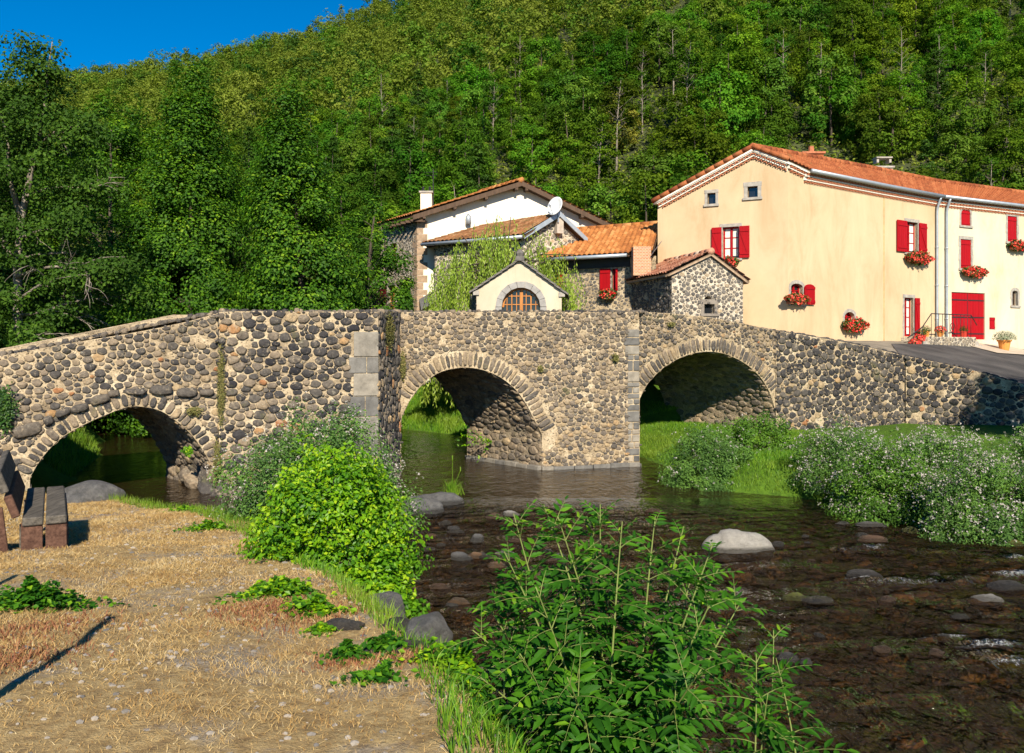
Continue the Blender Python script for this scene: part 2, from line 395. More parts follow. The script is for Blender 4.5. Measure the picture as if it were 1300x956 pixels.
def tree_meshes(h, cr, base, nclump, nleaf, lsize, shape='round', trunk_r=.18, limb=True, clump=1.0, flat=.6, sparse=0.0, bend=.3):
    """returns (trunk MB, crown MB) at the origin"""
    T=MB(); Cn=MB()
    top=np.array((R.normal(0,bend),R.normal(0,bend),h*.93))
    k=np.linspace(0,1,9); P=np.stack([top[0]*k**1.5+.12*np.sin(k*7+R.uniform(0,6))*bend,top[1]*k**1.5,h*.93*k],1); P[0,:2]=0
    T.tube(P,trunk_r*(1-.9*k)+.012,7)
    cs=[]
    i=0
    while len(cs)<nclump and i<nclump*20:
        i+=1
        t=R.random(); z=base+(h-base)*t
        if shape=='cone': pr=cr*(1-t)**.8*(.35+.65*min(1,(t+.12)*4))
        elif shape=='oval': pr=cr*math.sqrt(max(0,1-(2*t-1)**2))**.8*(1.15-.3*t)
        else: pr=cr*math.sqrt(max(0,1-(2*t-.95)**2/1.12))
        if R.random()>(pr/cr)**1.0+.15: continue
        a=R.uniform(0,6.283); rr=pr*R.uniform(.45,1.0)**.6*R.uniform(.85,1.12)
        kx=np.interp(z,P[:,2],P[:,0]); ky=np.interp(z,P[:,2],P[:,1])
        cs.append((kx+rr*math.cos(a),ky+rr*math.sin(a),z,pr))
    cs=np.array(cs); m=len(cs)
    if limb:
        for c in cs[R.permutation(m)[:min(m,45)]]:
            z0=max(base*.6,c[2]-np.hypot(c[0],c[1])*R.uniform(.3,.9)); s=np.array((np.interp(z0,P[:,2],P[:,0]),np.interp(z0,P[:,2],P[:,1]),z0)); e=np.array(c[:3])
            mid=(s+e)/2+np.array((0,0,.12*np.linalg.norm(e-s)))+R.normal(0,.05*np.linalg.norm(e-s),3)
            r0=trunk_r*(1-.85*z0/h)*.45
            T.tube([s,(s+mid)/2+R.normal(0,.03,3),mid,(mid+e)/2+R.normal(0,.04,3),e],[r0,r0*.75,r0*.55,r0*.35,r0*.12],5,cap=False)
    per=np.maximum(4,(nleaf*R.uniform(.4,1.6,m)/m)).astype(int)
    idx=np.repeat(np.arange(m),per); n=len(idx)
    rad=clump*R.uniform(.6,1.25,m)
    d=ball(n)*(R.random(n)**.45)[:,None]; d[:,2]*=flat
    droopy=d.copy()
    Pn=cs[idx,:3]+d*rad[idx][:,None]; 
    Pn[:,2]-=.25*np.hypot(d[:,0],d[:,1])*rad[idx]*flat
    outw=unit(np.stack([Pn[:,0],Pn[:,1],(Pn[:,2]-h*.4)*.6],1))
    Nn=.55*outw+.75*unit(droopy)+np.array((0,0,.45))+R.normal(0,.30,(n,3))
    rc=R.random(m)
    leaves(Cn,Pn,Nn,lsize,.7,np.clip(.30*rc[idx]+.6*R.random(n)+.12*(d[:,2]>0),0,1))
    return T,Cn
# ================================================================ TERRAIN
YL=[-20,0,3,5,7,10,13,15,16.2,20,24,30,36,45,60]; XL=[1.2,1.3,1.15,.75,-.15,-1.75,-3.7,-6.5,-9.0,-10.3,-11.6,-15,-22,-40,-70]
YR=[-20,0,10,13.2,13.6,14,15.1,17,17.6,18.1,19.6,22,24,26,30,36,45,60]; XR=[60,40,20,10.5,8.2,7.25,7.0,6.6,5.6,4.7,3.8,4.0,3.6,2,-2.6,-8.5,-22,-45]
def sm(t): t=np.clip(t,0,1); return t*t*(3-2*t)
def vnoise(x,y,s=1.0,seed=0):
    v=0
    for k,(a,b,p,w) in enumerate(((1.1,.7,.3,1),(-.8,1.3,1.7,.8),(2.3,-1.9,2.1,.45),(1.7,3.1,4.4,.35),(4.9,-3.7,.9,.2),(-6.1,5.3,3.3,.15))):
        v=v+w*np.sin((a*x+b*y)*s+p+seed*1.37)*np.cos((b*x-a*y)*s*.8+p*2+seed)
    return v/2.2
def ground_z(x,y):
    x,y=np.broadcast_arrays(np.asarray(x,float),np.asarray(y,float))
    xl=np.interp(y,YL,XL)+.18*vnoise(y*0,y,2.2,3); xr=np.interp(y,YR,XR)+.12*vnoise(y*0+2,y,2.6,5)
    dl=(xl-x); dr=(x-xr)
    pathz=np.clip(1.5-.09*(y-3),.42,1.75)
    near=np.where(y<16, pathz, .42+np.clip((y-20)*.16,0,1.5))
    w=np.where(y<9,1.25,.95)
    zl=np.where(dl>0, near*sm(dl/w+.03*0)+.0, -.36*sm(-dl/1.6))
    zl=np.where(dl>0,zl+.05*vnoise(x,y,1.3)*sm(dl)+.015*vnoise(x,y,6,2),zl)
    zl=np.where(dl>3, zl+np.clip((dl-6)*.05,0,1.5), zl)
    lim=np.where(y>27, np.clip(.25*dr,0,2.6), np.where(y>23,np.clip(.35*dr,0,.62),.52))
    zr=np.where(dr>0, np.minimum(lim,.62*dr)+.05*vnoise(x,y,1.1,7)*sm(dr), -.36*sm(-dr/1.6))
    zr=np.where((y>23.8)&(x>3.5)&(dr>0),np.minimum(zr,np.maximum(.35,np.clip(1.8-.175*(x-15.6)+.19*(y-26),-1,3.25)-.9)),zr)
    z=np.maximum(np.where(dl>0,zl,-9),np.where(dr>0,zr,-9))
    bed=np.maximum(-.36*sm(-dl/1.6),-.36*sm(-dr/1.6))+.06*vnoise(x,y,1.9,9)*sm(-np.maximum(dl,dr))
    return np.where((dl<=0)&(dr<=0),bed,z)
def axis(segs):
    out=[]
    for a,b,n in segs: out+=list(np.linspace(a,b,n,endpoint=False))
    return np.array(out+[segs[-1][1]])
gx=axis([(-400,-60,20),(-60,-13,60),(-13,13,220),(13,30,70),(30,80,25),(80,400,16)])
gy=axis([(-30,1,24),(1,18,150),(18,34,80),(34,60,50),(60,420,24)])
GX,GY=np.meshgrid(gx,gy); GZ=ground_z(GX,GY)
GZ=np.where(GY>60,np.maximum(GZ-.0,.5)*0+1.0,GZ)
def grid_mesh(X,Y,Z):
    ny,nx=X.shape; V=np.stack([X,Y,Z],-1).reshape(-1,3)
    i=(np.arange(ny-1)[:,None]*nx+np.arange(nx-1)[None]).ravel()
    return V,np.stack([i,i+1,i+nx+1,i+nx],1)
def ground_mat():
    m,nt,out=new_mat('ground'); L=nt.links
    P=pos(nt); sp=nd(nt,'ShaderNodeSeparateXYZ'); L.new(P,sp.inputs[0])
    n1=noise(nt,1.1,6,.65); n2=noise(nt,9,6,.7); n3=noise(nt,70,4,.7); n4=noise(nt,2.6,5,.7)
    straw=ramp(nt,[(.25,(.15,.095,.05)),(.45,(.32,.22,.10)),(.7,(.50,.37,.18))]); L.new(n2.outputs[0],straw.inputs[0])
    grav=ramp(nt,[(.3,(.10,.08,.06)),(.5,(.25,.205,.15)),(.7,(.40,.335,.25))]); L.new(n3.outputs[0],grav.inputs[0])
    gf=ramp(nt,[(.50,(0,0,0)),(.66,(1,1,1))]); L.new(n1.outputs[0],gf.inputs[0])
    dry=mixc(nt,gf.outputs[0],straw.outputs[0],grav.outputs[0])
    v=nd(nt,'ShaderNodeTexVoronoi'); v.inputs['Scale'].default_value=38; L.new(P,v.inputs['Vector'])
    peb=ramp(nt,[(0,(.12,.11,.10)),(.5,(.3,.27,.24)),(1,(.5,.46,.42))]); L.new(v.outputs['Color'],peb.inputs[0])
    dry=mixc(nt,math_(nt,'MULTIPLY',gf.outputs[0],.6),dry,peb.outputs[0])
    green=ramp(nt,[(.3,(.04,.085,.01)),(.7,(.10,.19,.015))]); L.new(n2.outputs[0],green.inputs[0])
    bed=ramp(nt,[(.3,(.035,.022,.011)),(.5,(.16,.10,.05)),(.7,(.30,.20,.10))]); L.new(n2.outputs[0],bed.inputs[0])
    a=attr(nt)   # 0 dry bank, 1 green
    f1=math_(nt,'MULTIPLY',math_(nt,'ADD',sp.outputs[2],.01),25,True); f2=a
    c=mixc(nt,f1,bed.outputs[0],dry); c=mixc(nt,f2,c,green.outputs[0])
    h=math_(nt,'ADD',n2.outputs[0],math_(nt,'MULTIPLY',n3.outputs[0],.5))
    principled(nt,out,c,.95,.15,h,.8,.04)
    return m
xl_=np.interp(GY,YL,XL); xr_=np.interp(GY,YR,XR)
kind=np.where(GZ<.06,0,1.0)
dryw=sm((xl_-GX-.75)/.35)*sm((17-GY)/1.0)
kind=np.where((GX<xl_)&(GY<17.5),1-dryw,1.0)
mb=MB(); V,Fq=grid_mesh(GX,GY,GZ); mb.add(V,Fq,0,kind.ravel())
build('ground',mb,ground_mat(),smooth=True)['kind']='structure'

# hillside --------------------------------------------------------
HPX=[-900,-300,60,200,400,650,900,1300,2300]; HR=[.24,.26,.298,.310,.352,.44,.54,.60,.60]
HD0=[66,64,62,60,58,56,55,54,54]; HD1=[300,300,290,280,270,255,240,230,230]
def hill_z(x,y):
    px=650+x/np.maximum(y,1)*F
    rt=np.interp(px,HPX,HR); d0=np.interp(px,HPX,HD0); d1=np.interp(px,HPX,HD1)
    t=np.clip((y-d0)/(d1-d0),0,1.6)
    z=2.5+rt*d1*np.where(t<1,t,1-.5*np.maximum(t-1,0)**1.2)
    z=np.where(y<d0,2.5-(d0-y)*.12,z)
    return z+2.2*vnoise(x,y,.05,3)*np.clip(t*4,0,1)
hy=axis([(46,80,30),(80,310,70),(310,420,12)]); hp=np.linspace(-1300,2700,150)
HY_,HP_=np.meshgrid(hy,hp,indexing='ij'); HX_=(HP_-650)/F*HY_
mb=MB(); V,Fq=grid_mesh(HX_,HY_,hill_z(HX_,HY_)); mb.add(V,Fq)
o=build('hillside',mb,simple('forest_floor',(.045,.055,.02),.95,.5,.4,.4),smooth=True); o['kind']='structure'

# water ------------------------------------------------------------
def water_mat():
    m,nt,out=new_mat('river_water'); L=nt.links
    P=pos(nt)
    flow=mapping(nt,P,(1.0,.55,1),(0,0,math.radians(-38)))
    w1=noise(nt,2.9,3,.55,flow,.8); w2=noise(nt,7,3,.55,flow,.5); w3=noise(nt,24,2,.5,flow)
    a=attr(nt)    # 0 calm .. .5 riffle .. 1 foam
    amp=math_(nt,'ADD',math_(nt,'MULTIPLY',a,4.6),.16)
    h=math_(nt,'ADD',math_(nt,'ADD',math_(nt,'MULTIPLY',w1.outputs[0],.8),math_(nt,'MULTIPLY',w2.outputs[0],.42)),math_(nt,'MULTIPLY',w3.outputs[0],.07))
    h=math_(nt,'MULTIPLY',h,amp)
    b=nd(nt,'ShaderNodeBump'); b.inputs['Strength'].default_value=1; b.inputs['Distance'].default_value=.42; L.new(h,b.inputs['Height'])
    fr=nd(nt,'ShaderNodeFresnel'); fr.inputs['IOR'].default_value=1.33; L.new(b.outputs[0],fr.inputs['Normal'])
    gl=nd(nt,'ShaderNodeBsdfGlossy'); gl.inputs['Roughness'].default_value=.03; L.new(b.outputs[0],gl.inputs['Normal'])
    tr=nd(nt,'ShaderNodeBsdfTransparent'); tr.inputs['Color'].default_value=(.66,.50,.30,1)
    df=nd(nt,'ShaderNodeBsdfDiffuse'); df.inputs['Color'].default_value=(.10,.058,.026,1); L.new(b.outputs[0],df.inputs['Normal'])
    body=nd(nt,'ShaderNodeMixShader'); body.inputs[0].default_value=.20; L.new(tr.outputs[0],body.inputs[1]); L.new(df.outputs[0],body.inputs[2])
    mx=nd(nt,'ShaderNodeMixShader'); L.new(math_(nt,'MULTIPLY',fr.outputs[0],1.1,True),mx.inputs[0]); L.new(body.outputs[0],mx.inputs[1]); L.new(gl.outputs[0],mx.inputs[2])
    fo=nd(nt,'ShaderNodeBsdfDiffuse'); fo.inputs['Color'].default_value=(.46,.48,.50,1); L.new(b.outputs[0],fo.inputs['Normal'])
    fn_=noise(nt,22,6,.8,flow,1.6)
    fm=math_(nt,'MULTIPLY',math_(nt,'SUBTRACT',math_(nt,'ADD',fn_.outputs[0],math_(nt,'MULTIPLY',a,.55)),.925),7,True)
    fx=nd(nt,'ShaderNodeMixShader'); L.new(fm,fx.inputs[0]); L.new(mx.outputs[0],fx.inputs[1]); L.new(fo.outputs[0],fx.inputs[2])
    L.new(fx.outputs[0],out.inputs['Surface'])
    return m
wx=axis([(-60,-14,20),(-14,-1,60),(-1,14,150),(14,60,24)]); wy=axis([(-12,4,8),(4,17,150),(17,36,50),(36,60,10)])
WX,WY=np.meshgrid(wx,wy)
foam=[(1195,738,1.5,.20,.95),(1120,742,.9,.16,.8),(1110,697,.5,.16,.9),(1090,738,.5,.15,.95),(1030,700,.9,.1,.75),(955,716,.9,.1,.72),(1075,698,.5,.10,.8),(1225,795,.5,.12,.8),(1262,820,.8,.12,1.0),(1290,840,.6,.12,1.0),(1240,835,.5,.1,.85),(1290,732,.8,.2,1.0),(1160,757,.5,.12,.85),(1225,700,.6,.12,.85),(1290,708,.5,.12,.85),
      (1195,812,.5,.10,.9),(560,660,.5,.08,.7),(575,700,.4,.08,.75),(540,775,.4,.06,.85),(700,650,.6,.1,.6),(1040,775,.5,.1,.75),(1180,700,.5,.12,.7),(1240,763,.5,.1,.85)]
WA=np.zeros_like(WX)+.0
rif=sm((17.5-WY)/3.0)*sm((WX-xl_[0,0]*0+3.5)/3)
WA+=(.42+.10*vnoise(WX,WY,.8,3))*rif
WZ=.02*vnoise(WX,WY,2.3,4)*rif+.006*vnoise(WX,WY,5,5)*rif
for px,py,a,b_,s in foam:
    c=wpt(px,py); dx=(WX-c[0]); dy=(WY-c[1]); q=np.exp(-((dx+.25*dy)/a)**2-((dy-.18*dx)/(b_*1.7))**2)
    q2=q*(.85+.35*vnoise(WX,WY,3.7,6)); WA=np.maximum(WA,s*q2); WZ+=.035*q*(1+.5*vnoise(WX,WY,9,2))
mb=MB(); V,Fq=grid_mesh(WX,WY,WZ); mb.add(V,Fq,0,WA.ravel())
build('river_water',mb,water_mat(),smooth=True)['kind']='structure'

# rocks --------------------------------------------------------------
import bmesh
def ico(sub):
    bm=bmesh.new(); bmesh.ops.create_icosphere(bm,subdivisions=sub,radius=1); V=np.array([v.co[:] for v in bm.verts]); Fc=np.array([[v.index for v in f.verts] for f in bm.faces]); bm.free(); return V,Fc
ICO3=ico(4); ICO2=ico(2); ICO1=ico(1)
def rock_verts(V,size,seed,rough=.22):
    s=seed*7.3; n=vnoise(V[:,0]*1.3+s,V[:,1]*1.3+V[:,2]*1.1+s,1.2,seed)*rough+vnoise(V[:,0]*3+V[:,2]*2,V[:,1]*3-s,1.4,seed+2)*rough*.35+vnoise(V[:,0]*8,V[:,1]*8+V[:,2]*7,1.1,seed)*rough*.12
    W=V*(1+n)[:,None]
    for k in range(4):  # flat facets
        r_=np.random.default_rng(seed*10+k); d=unit(r_.normal(size=3)); c=r_.uniform(.62,.85); p=W@d; W=W-np.outer(np.maximum(p-c,0)*.8,d)
    return W*np.array(size)
def rock_mat(name,a,b,c):
    m,nt,out=new_mat(name); n1=noise(nt,9,8,.78); n2=noise(nt,70,5,.75)
    r=ramp(nt,[(.32,a),(.5,b),(.68,c)]); nt.links.new(n1.outputs[0],r.inputs[0])
    col=mixc(nt,math_(nt,'MULTIPLY',n2.outputs[0],.6),r.outputs[0],tuple(x*.35 for x in b))
    sp=nd(nt,'ShaderNodeSeparateXYZ'); nt.links.new(pos(nt),sp.inputs[0]); wet=math_(nt,'SUBTRACT',1.0,math_(nt,'MULTIPLY',math_(nt,'SUBTRACT',sp.outputs[2],math_(nt,'MULTIPLY',n1.outputs[0],.10)),22,True),True)
    col=mixc(nt,math_(nt,'MULTIPLY',wet,.75),col,(.03,.026,.02)); rg=math_(nt,'SUBTRACT',.78,math_(nt,'MULTIPLY',wet,.55))
    principled(nt,out,col,rg,.4,math_(nt,'ADD',n1.outputs[0],n2.outputs[0]),1.0,.05); return m
RM={'grey':rock_mat('rock_grey',(.07,.07,.07),(.17,.165,.16),(.30,.29,.27)),'white':rock_mat('rock_white',(.34,.32,.28),(.55,.51,.45),(.70,.66,.58)),
    'brown':rock_mat('rock_brown',(.09,.05,.03),(.24,.13,.07),(.38,.24,.14)),'orange':rock_mat('rock_orange',(.16,.12,.1),(.40,.22,.10),(.30,.28,.25)),'moss':rock_mat('rock_mossy',(.10,.11,.02),(.20,.22,.03),(.12,.10,.07)),'dark':rock_mat('rock_dark',(.035,.03,.028),(.08,.07,.06),(.15,.14,.12))}
rocks=[ # px,py(waterline), size x,y,z m, mat, label, zbase
 (528,652,.52,.42,.34,'grey','big pale grey boulder at the river edge beside the flowering bush',0),
 (556,640,.50,.36,.22,'grey','flat grey rock carrying a grass tuft below the middle arch',0),
 (583,712,.21,.16,.14,'grey','smooth grey oval stone alone in the dark water',0),
 (604,709,.17,.12,.12,'orange','rusty stone touching the smooth grey oval one',0),
 (604,687,.17,.14,.14,'grey','small two-toned grey stone upstream of the oval one',0),
 (648,655,.20,.13,.12,'white','small angular white stone in the shallows under the bridge pier',0),
 (627,658,.24,.14,.10,'brown','low dark brown stone beside the angular white one',0),
 (512,675,.22,.16,.18,'grey','round pale stone half under the bright green bush',0),
 (655,688,.16,.10,.09,'brown','little reddish stone behind the leafy stems in the riffle',0),
 (640,705,.22,.13,.08,'white','flat pale slab in the riffle left of the leafy stems',0),
 (938,700,.50,.36,.34,'white','large sunlit white boulder standing in the river',0),
 (1110,688,.32,.18,.12,'brown','reddish brown stone in front of the white-flowered bushes',0),
 (1108,669,.30,.16,.12,'grey','grey stone close to the far bank edge',0),
 (1158,675,.22,.14,.10,'moss','yellow mossy stone by the far bank',0),
 (1105,735,.32,.20,.16,'dark','dark wet stone splitting the rapids',0),
 (1012,762,.22,.14,.13,'moss','bright mossy stone among dark ones mid river',0),
 (1040,765,.26,.15,.11,'dark','dark stone next to the mossy one mid river',0),
 (1255,765,.26,.16,.12,'white','pale flat stone below the white rapids',0),
 (1283,748,.34,.2,.12,'dark','dark rounded stone beside the white rapids',0),
 (1192,668,.2,.14,.2,'brown','red-brown stone under the flowering bushes',0),
 (1288,693,.2,.12,.12,'moss','mossy stone at the far right waterline',0),
 (830,650,.2,.12,.1,'brown','brown stone behind the tallest leafy stem',0),
 (752,645,.24,.14,.1,'grey','grey stone behind the leafy stems below the pier',0),
 (1070,665,.16,.1,.06,'grey','thin pale stone tip at the far bank',0),
 (470,0,0,0,0,'','',0)]
for i,(px,py,a,b,c,mt,lb,zb) in enumerate(rocks[:-1]):
    p=wpt(px,py); k_=1.0 if (i in(0,1,10)) else .8; a,b,c=a*k_,b*k_,c*k_; V=rock_verts(ICO3[0],(a,b,c),i+3,.28)+p+np.array((0,b*.5,-c*.12))
    mb=MB().add(V,ICO3[1]); o=build('river_stone',mb,RM[mt],loc=p,smooth=True); tag(o,lb,'stone','stones standing in the river')
bank=[(482,800,7.1,.30,.26,.26,'grey','rounded grey rock on the bank edge below the bright bush',1.0),
 (538,848,5.6,.24,.18,.20,'grey','pitted grey rock among dry grass at the bank corner',1.05),
 (505,840,5.9,.22,.16,.06,'dark','flat dark stone sunk in the straw grass',1.17),
 (557,824,7.0,.26,.2,.16,'grey','broad grey rock at the water edge with green leaves',.55),
 (520,780,8.2,.16,.14,.16,'grey','upright light rock between bush and water',.6),
 (500,868,5.2,.30,.12,.05,'dark','long flat stone showing through the dry grass',1.3),
 (435,845,5.7,.18,.09,.05,'dark','thin stone slab by the red weeds',1.28)]
for i,(px,py,D,a,b,c,mt,lb,z) in enumerate(bank):
    p=pt(px,py,D); p[2]=float(ground_z(p[0],p[1]))+c*.35; a,b,c=a*.8,b*.8,c*.8; V=rock_verts(ICO3[0],(a,b,c),i+40,.3)+p
    mb=MB().add(V,ICO3[1]); o=build('bank_rock',mb,RM[mt],loc=p,smooth=True); tag(o,lb,'rock','rocks along the near bank')
p=pt(106,632,14.6); V=rock_verts(ICO3[0],(.62,.4,.28),77,.25)+p
tag(build('bank_rock',MB().add(V,ICO3[1]),RM['grey'],loc=p,smooth=True),'long grey boulder behind the wooden bench under the left arch','rock','rocks along the near bank')
rs_=np.random.default_rng(12)
for i in range(46):
    if i<26: px,py=rs_.uniform(525,720),rs_.uniform(648,775)
    else: px,py=rs_.uniform(960,1290),rs_.uniform(680,850)
    p=wpt(px,py); a_=rs_.uniform(.06,.15); V=rock_verts(ICO3[0],(a_,a_*.75,a_*.6),i+150,.25)+p+np.array((0,0,-a_*.12))
    o=build('riffle_stone',MB().add(V,ICO3[1]),RM[['grey','dark','brown','dark','orange','dark'][i%6]],loc=p,smooth=True); tag(o,'small wet stone just breaking the water of the riffle','stone','small stones breaking the riffle')
# submerged cobbles
mb=MB(); n=1500
cx=R.uniform(-3,14,n); cy=R.uniform(5.5,18,n); z=ground_z(cx,cy); ok=(z<-.12); cx,cy,z=cx[ok],cy[ok],z[ok]
for i in range(len(cx)):
    s=R.uniform(.06,.24)*(1.0 if R.random()<.85 else 1.3); V=rock_verts(ICO2[0],(s,s*R.uniform(.6,1),s*R.uniform(.35,.6)),i%57,.15); a=R.uniform(0,6.28); c_,s_=math.cos(a),math.sin(a)
    V=np.stack([V[:,0]*c_-V[:,1]*s_,V[:,0]*s_+V[:,1]*c_,V[:,2]],1)+np.array((cx[i],cy[i],z[i]+s*.2)); mb.add(V,ICO2[1],0,R.random())
m,nt,out=new_mat('river_cobble'); c=ramp(nt,[(0,(.03,.022,.015)),(.4,(.10,.068,.04)),(.7,(.20,.14,.08)),(.9,(.30,.23,.15)),(1,(.26,.15,.08))]); nt.links.new(attr(nt),c.inputs[0]); n1=noise(nt,20,5,.7); principled(nt,out,mixc(nt,n1.outputs[0],c.outputs[0],(.06,.05,.03)),.6,.4,n1.outputs[0],.5,.02)
build('riverbed_cobbles',mb,m,smooth=True)['kind']='stuff'

# ================================================================ BRIDGE
def ray_on(px,D): return ((px-650)/F*D,D)
BR=thing('stone_bridge',(0,20,0),'old grey rubble stone bridge of three arches crossing the river','bridge')
PA=(-13.0,15.2); PB=(-6.07,18.0)
P1=Plane(PA,PB); P2=Plane(ray_on(278,17.86),ray_on(480,18.6)); P2s=Plane(ray_on(480,18.6),ray_on(508,20.45))
P3=Plane(ray_on(508,20.4),ray_on(811,21.9)); P4=Plane(ray_on(811,22.35),ray_on(985,24.5))
P5=Plane(ray_on(985,24.46),ray_on(1150,27.0)); P6=Plane(ray_on(1150,26.9),ray_on(1460,25.2))
TOPX=[-276,0,80,160,230,262,285,480,811,880,940,985,1050,1100,1150,1200,1250,1300,1460]
TOPY=[505,452,437,424,411,401,395,396,396,399,410,420,430,440,452,462,474,488,530]
def topz(pl,px): return pl.sz(px,float(np.interp(px,TOPX,TOPY)))
def top_pts(pl,pa,pb,n=7):
    return [topz(pl,x) for x in np.linspace(pa,pb,n)]
A1=[(38,606),(52,582),(73,559),(95,545),(117,534),(140,524),(165,515),(188,517),(207,522),(231,540),(247,556),(258,572),(268,590),(276,606)]
A2=[(509,532),(516,515),(526,499),(540,484),(560,471),(585,466),(610,468),(635,478),(655,494),(669,514),(679,534),(688,552)]
A3=[(812,507),(818,493),(828,480),(845,464),(865,453),(890,446),(915,447),(940,457),(960,472),(973,489),(981,508),(986,530)]
def arch_sz(pl,pts): return [pl.sz(*p) for p in pts]
def smooth_curve(P,k=2):
    P=np.array(P,float)
    for _ in range(k):
        Q=[P[0]]
        for a,b in zip(P[:-1],P[1:]): Q+= [.75*a+.25*b,.25*a+.75*b]
        Q.append(P[-1]); P=np.array(Q)
    return P
ZB=-.5
def arch_hole(pl,pts):
    C=smooth_curve(arch_sz(pl,pts)); lo=[(C[0][0],ZB),*map(tuple,C),(C[-1][0],ZB)]
    return lo,C
def in_poly(poly):
    P=np.array(poly,float)
    def f(u,v):
        u=np.asarray(u,float); v=np.asarray(v,float); r=np.zeros(u.shape,bool)
        for i in range(len(P)):
            x1,y1=P[i]; x2,y2=P[(i+1)%len(P)]
            c=((y1>v)!=(y2>v))&(u<(x2-x1)*(v-y1)/(y2-y1+1e-12)+x1); r^=c
        return r
    return f
def dist_curve(C):
    C=np.array(C)
    def f(u,v):
        u=np.asarray(u,float); v=np.asarray(v,float); d=np.full(u.shape,9.)
        for a,b in zip(C[:-1],C[1:]):
            e=b-a; t=np.clip(((u-a[0])*e[0]+(v-a[1])*e[1])/(e@e+1e-9),0,1); d=np.minimum(d,np.hypot(u-a[0]-t*e[0],v-a[1]-t*e[1]))
        return d
    return f
TD=np.array((-.66,.75))
TD/=np.hypot(*TD)
def bridge_face(name,pl,top,hole,C,rmin,rmax,pick,ring=.42,aniso=1.35,zb=ZB,hh=(.02,.05),extra=None,gap=.012,coursed=0.,dens=5,zmin=-.15,mort=None,parent=BR,fill=1.75):
    """front face: mortar wall with the arch opening, stones, ring of voussoirs"""
    s0,s1=top[0][0],top[-1][0]
    outer=[(s0,zb)]
    if hole is not None: outer+=list(hole)      # opening is open at the bottom: follow it
    outer+=[(s1,zb)]+[tuple(t) for t in top[::-1]]
    # remove degenerate doubles
    o2=[outer[0]]
    for p in outer[1:]:
        if abs(p[0]-o2[-1][0])+abs(p[1]-o2[-1][1])>1e-5: o2.append(p)
    outer=o2
    mb=MB(); face_holes(mb,pl.at,outer,[],0.0,0)
    ip=in_poly(outer); dc=dist_curve(C) if C is not None else None
    tz=np.array(top)
    def inside(u,v):
        r=ip(u,v)&(v>zmin)&(v<np.interp(u,tz[:,0],tz[:,1])-.012)&(u>s0+.01)&(u<s1-.01)
        if dc is not None: r&=dc(u,v)>ring
        if extra is not None: r&=~extra(u,v)
        return r
    masonry(mb,pl.at,inside,(s0,s1,zmin,float(tz[:,1].max())),rmin,rmax,gap,hh,pick,aniso,1,dens,coursed,fill)
    if C is not None:   # voussoirs
        C=np.array(C); seg=np.hypot(*np.diff(C,axis=0).T); cum=np.concatenate([[0],np.cumsum(seg)]); L=cum[-1]; t=.03; cu=[];cv=[];rad=[];rn=[]
        while t<L-.05:
            w=R.uniform(.085,.17); tm=t+w/2
            if tm>L: break
            x=np.interp(tm,cum,C[:,0]); y=np.interp(tm,cum,C[:,1]); x2=np.interp(min(tm+.08,L),cum,C[:,0])-np.interp(max(tm-.08,0),cum,C[:,0]); y2=np.interp(min(tm+.08,L),cum,C[:,1])-np.interp(max(tm-.08,0),cum,C[:,1])
            n=np.array((-y2,x2)); n/=np.hypot(*n)+1e-9
            ln=ring*R.uniform(.72,1.02); cx,cy=x+n[0]*(ln/2+.015),y+n[1]*(ln/2+.015)
            if cx>s0+.05 and cx<s1-.05 and cy<np.interp(cx,tz[:,0],tz[:,1])-.1:
                cu.append(cx);cv.append(cy);rad.append(super_rad(ln/2,w/2-.012,math.atan2(n[1],n[0]))*R.normal(1,.035,NA));rn.append(pick(1,np.array([cx]),np.array([cy]))[0])
            t+=w
        domes(mb,pl.at,np.array(cu),np.array(cv),np.array(rad),R.uniform(.025,.05,len(cu)),np.array(rn),1.0,1)
    return build(name,mb,[mort or M_MORTAR,M_STONE],parent,smooth=True)
def vault(name,pl,C,depth,td=TD,mort=None):
    C=np.array(C); C=np.vstack([(C[0][0],ZB),C,(C[-1][0],ZB)])
    seg=np.hypot(*np.diff(C,axis=0).T); cum=np.concatenate([[0],np.cumsum(seg)])
    nr=np.zeros_like(C); g=np.gradient(C,axis=0); nr[:,0]=g[:,1]; nr[:,1]=-g[:,0]; nr/=np.hypot(*nr.T)[:,None]+1e-9  # inwards to the opening
    def fn(u,v,h):
        u,v,h=np.broadcast_arrays(np.asarray(u,float),np.asarray(v,float),np.asarray(h,float))
        s=np.interp(u,cum,C[:,0])+h*np.interp(u,cum,nr[:,0]); z=np.interp(u,cum,C[:,1])+h*np.interp(u,cum,nr[:,1])
        p=pl.at(s,z,0.0); p[...,0]+=v*td[0]; p[...,1]+=v*td[1]; return p
    mb=MB(); us=np.interp(np.linspace(0,cum[-1],90),cum,cum); vs=np.linspace(0,depth,14); U,Vv=np.meshgrid(us,vs); W=fn(U,Vv,.012*R.normal(size=U.shape))
    _,Fq=grid_mesh(U,Vv,U*0); mb.add(W.reshape(-1,3),Fq[:,::-1],0)
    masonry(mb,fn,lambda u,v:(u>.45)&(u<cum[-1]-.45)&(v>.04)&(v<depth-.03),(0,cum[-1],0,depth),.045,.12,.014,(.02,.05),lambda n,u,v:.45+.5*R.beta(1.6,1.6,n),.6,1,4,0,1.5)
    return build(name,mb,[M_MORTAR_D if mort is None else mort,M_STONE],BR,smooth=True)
def pick_mix(lo,hi,warm=.06):
    def f(n,u,v):
        r=lo+(hi-lo)*R.beta(1.3,1.5,n); w=R.random(n)<warm; r=np.where(w,R.uniform(.85,1,n),r); return np.clip(r,0,1)
    return f
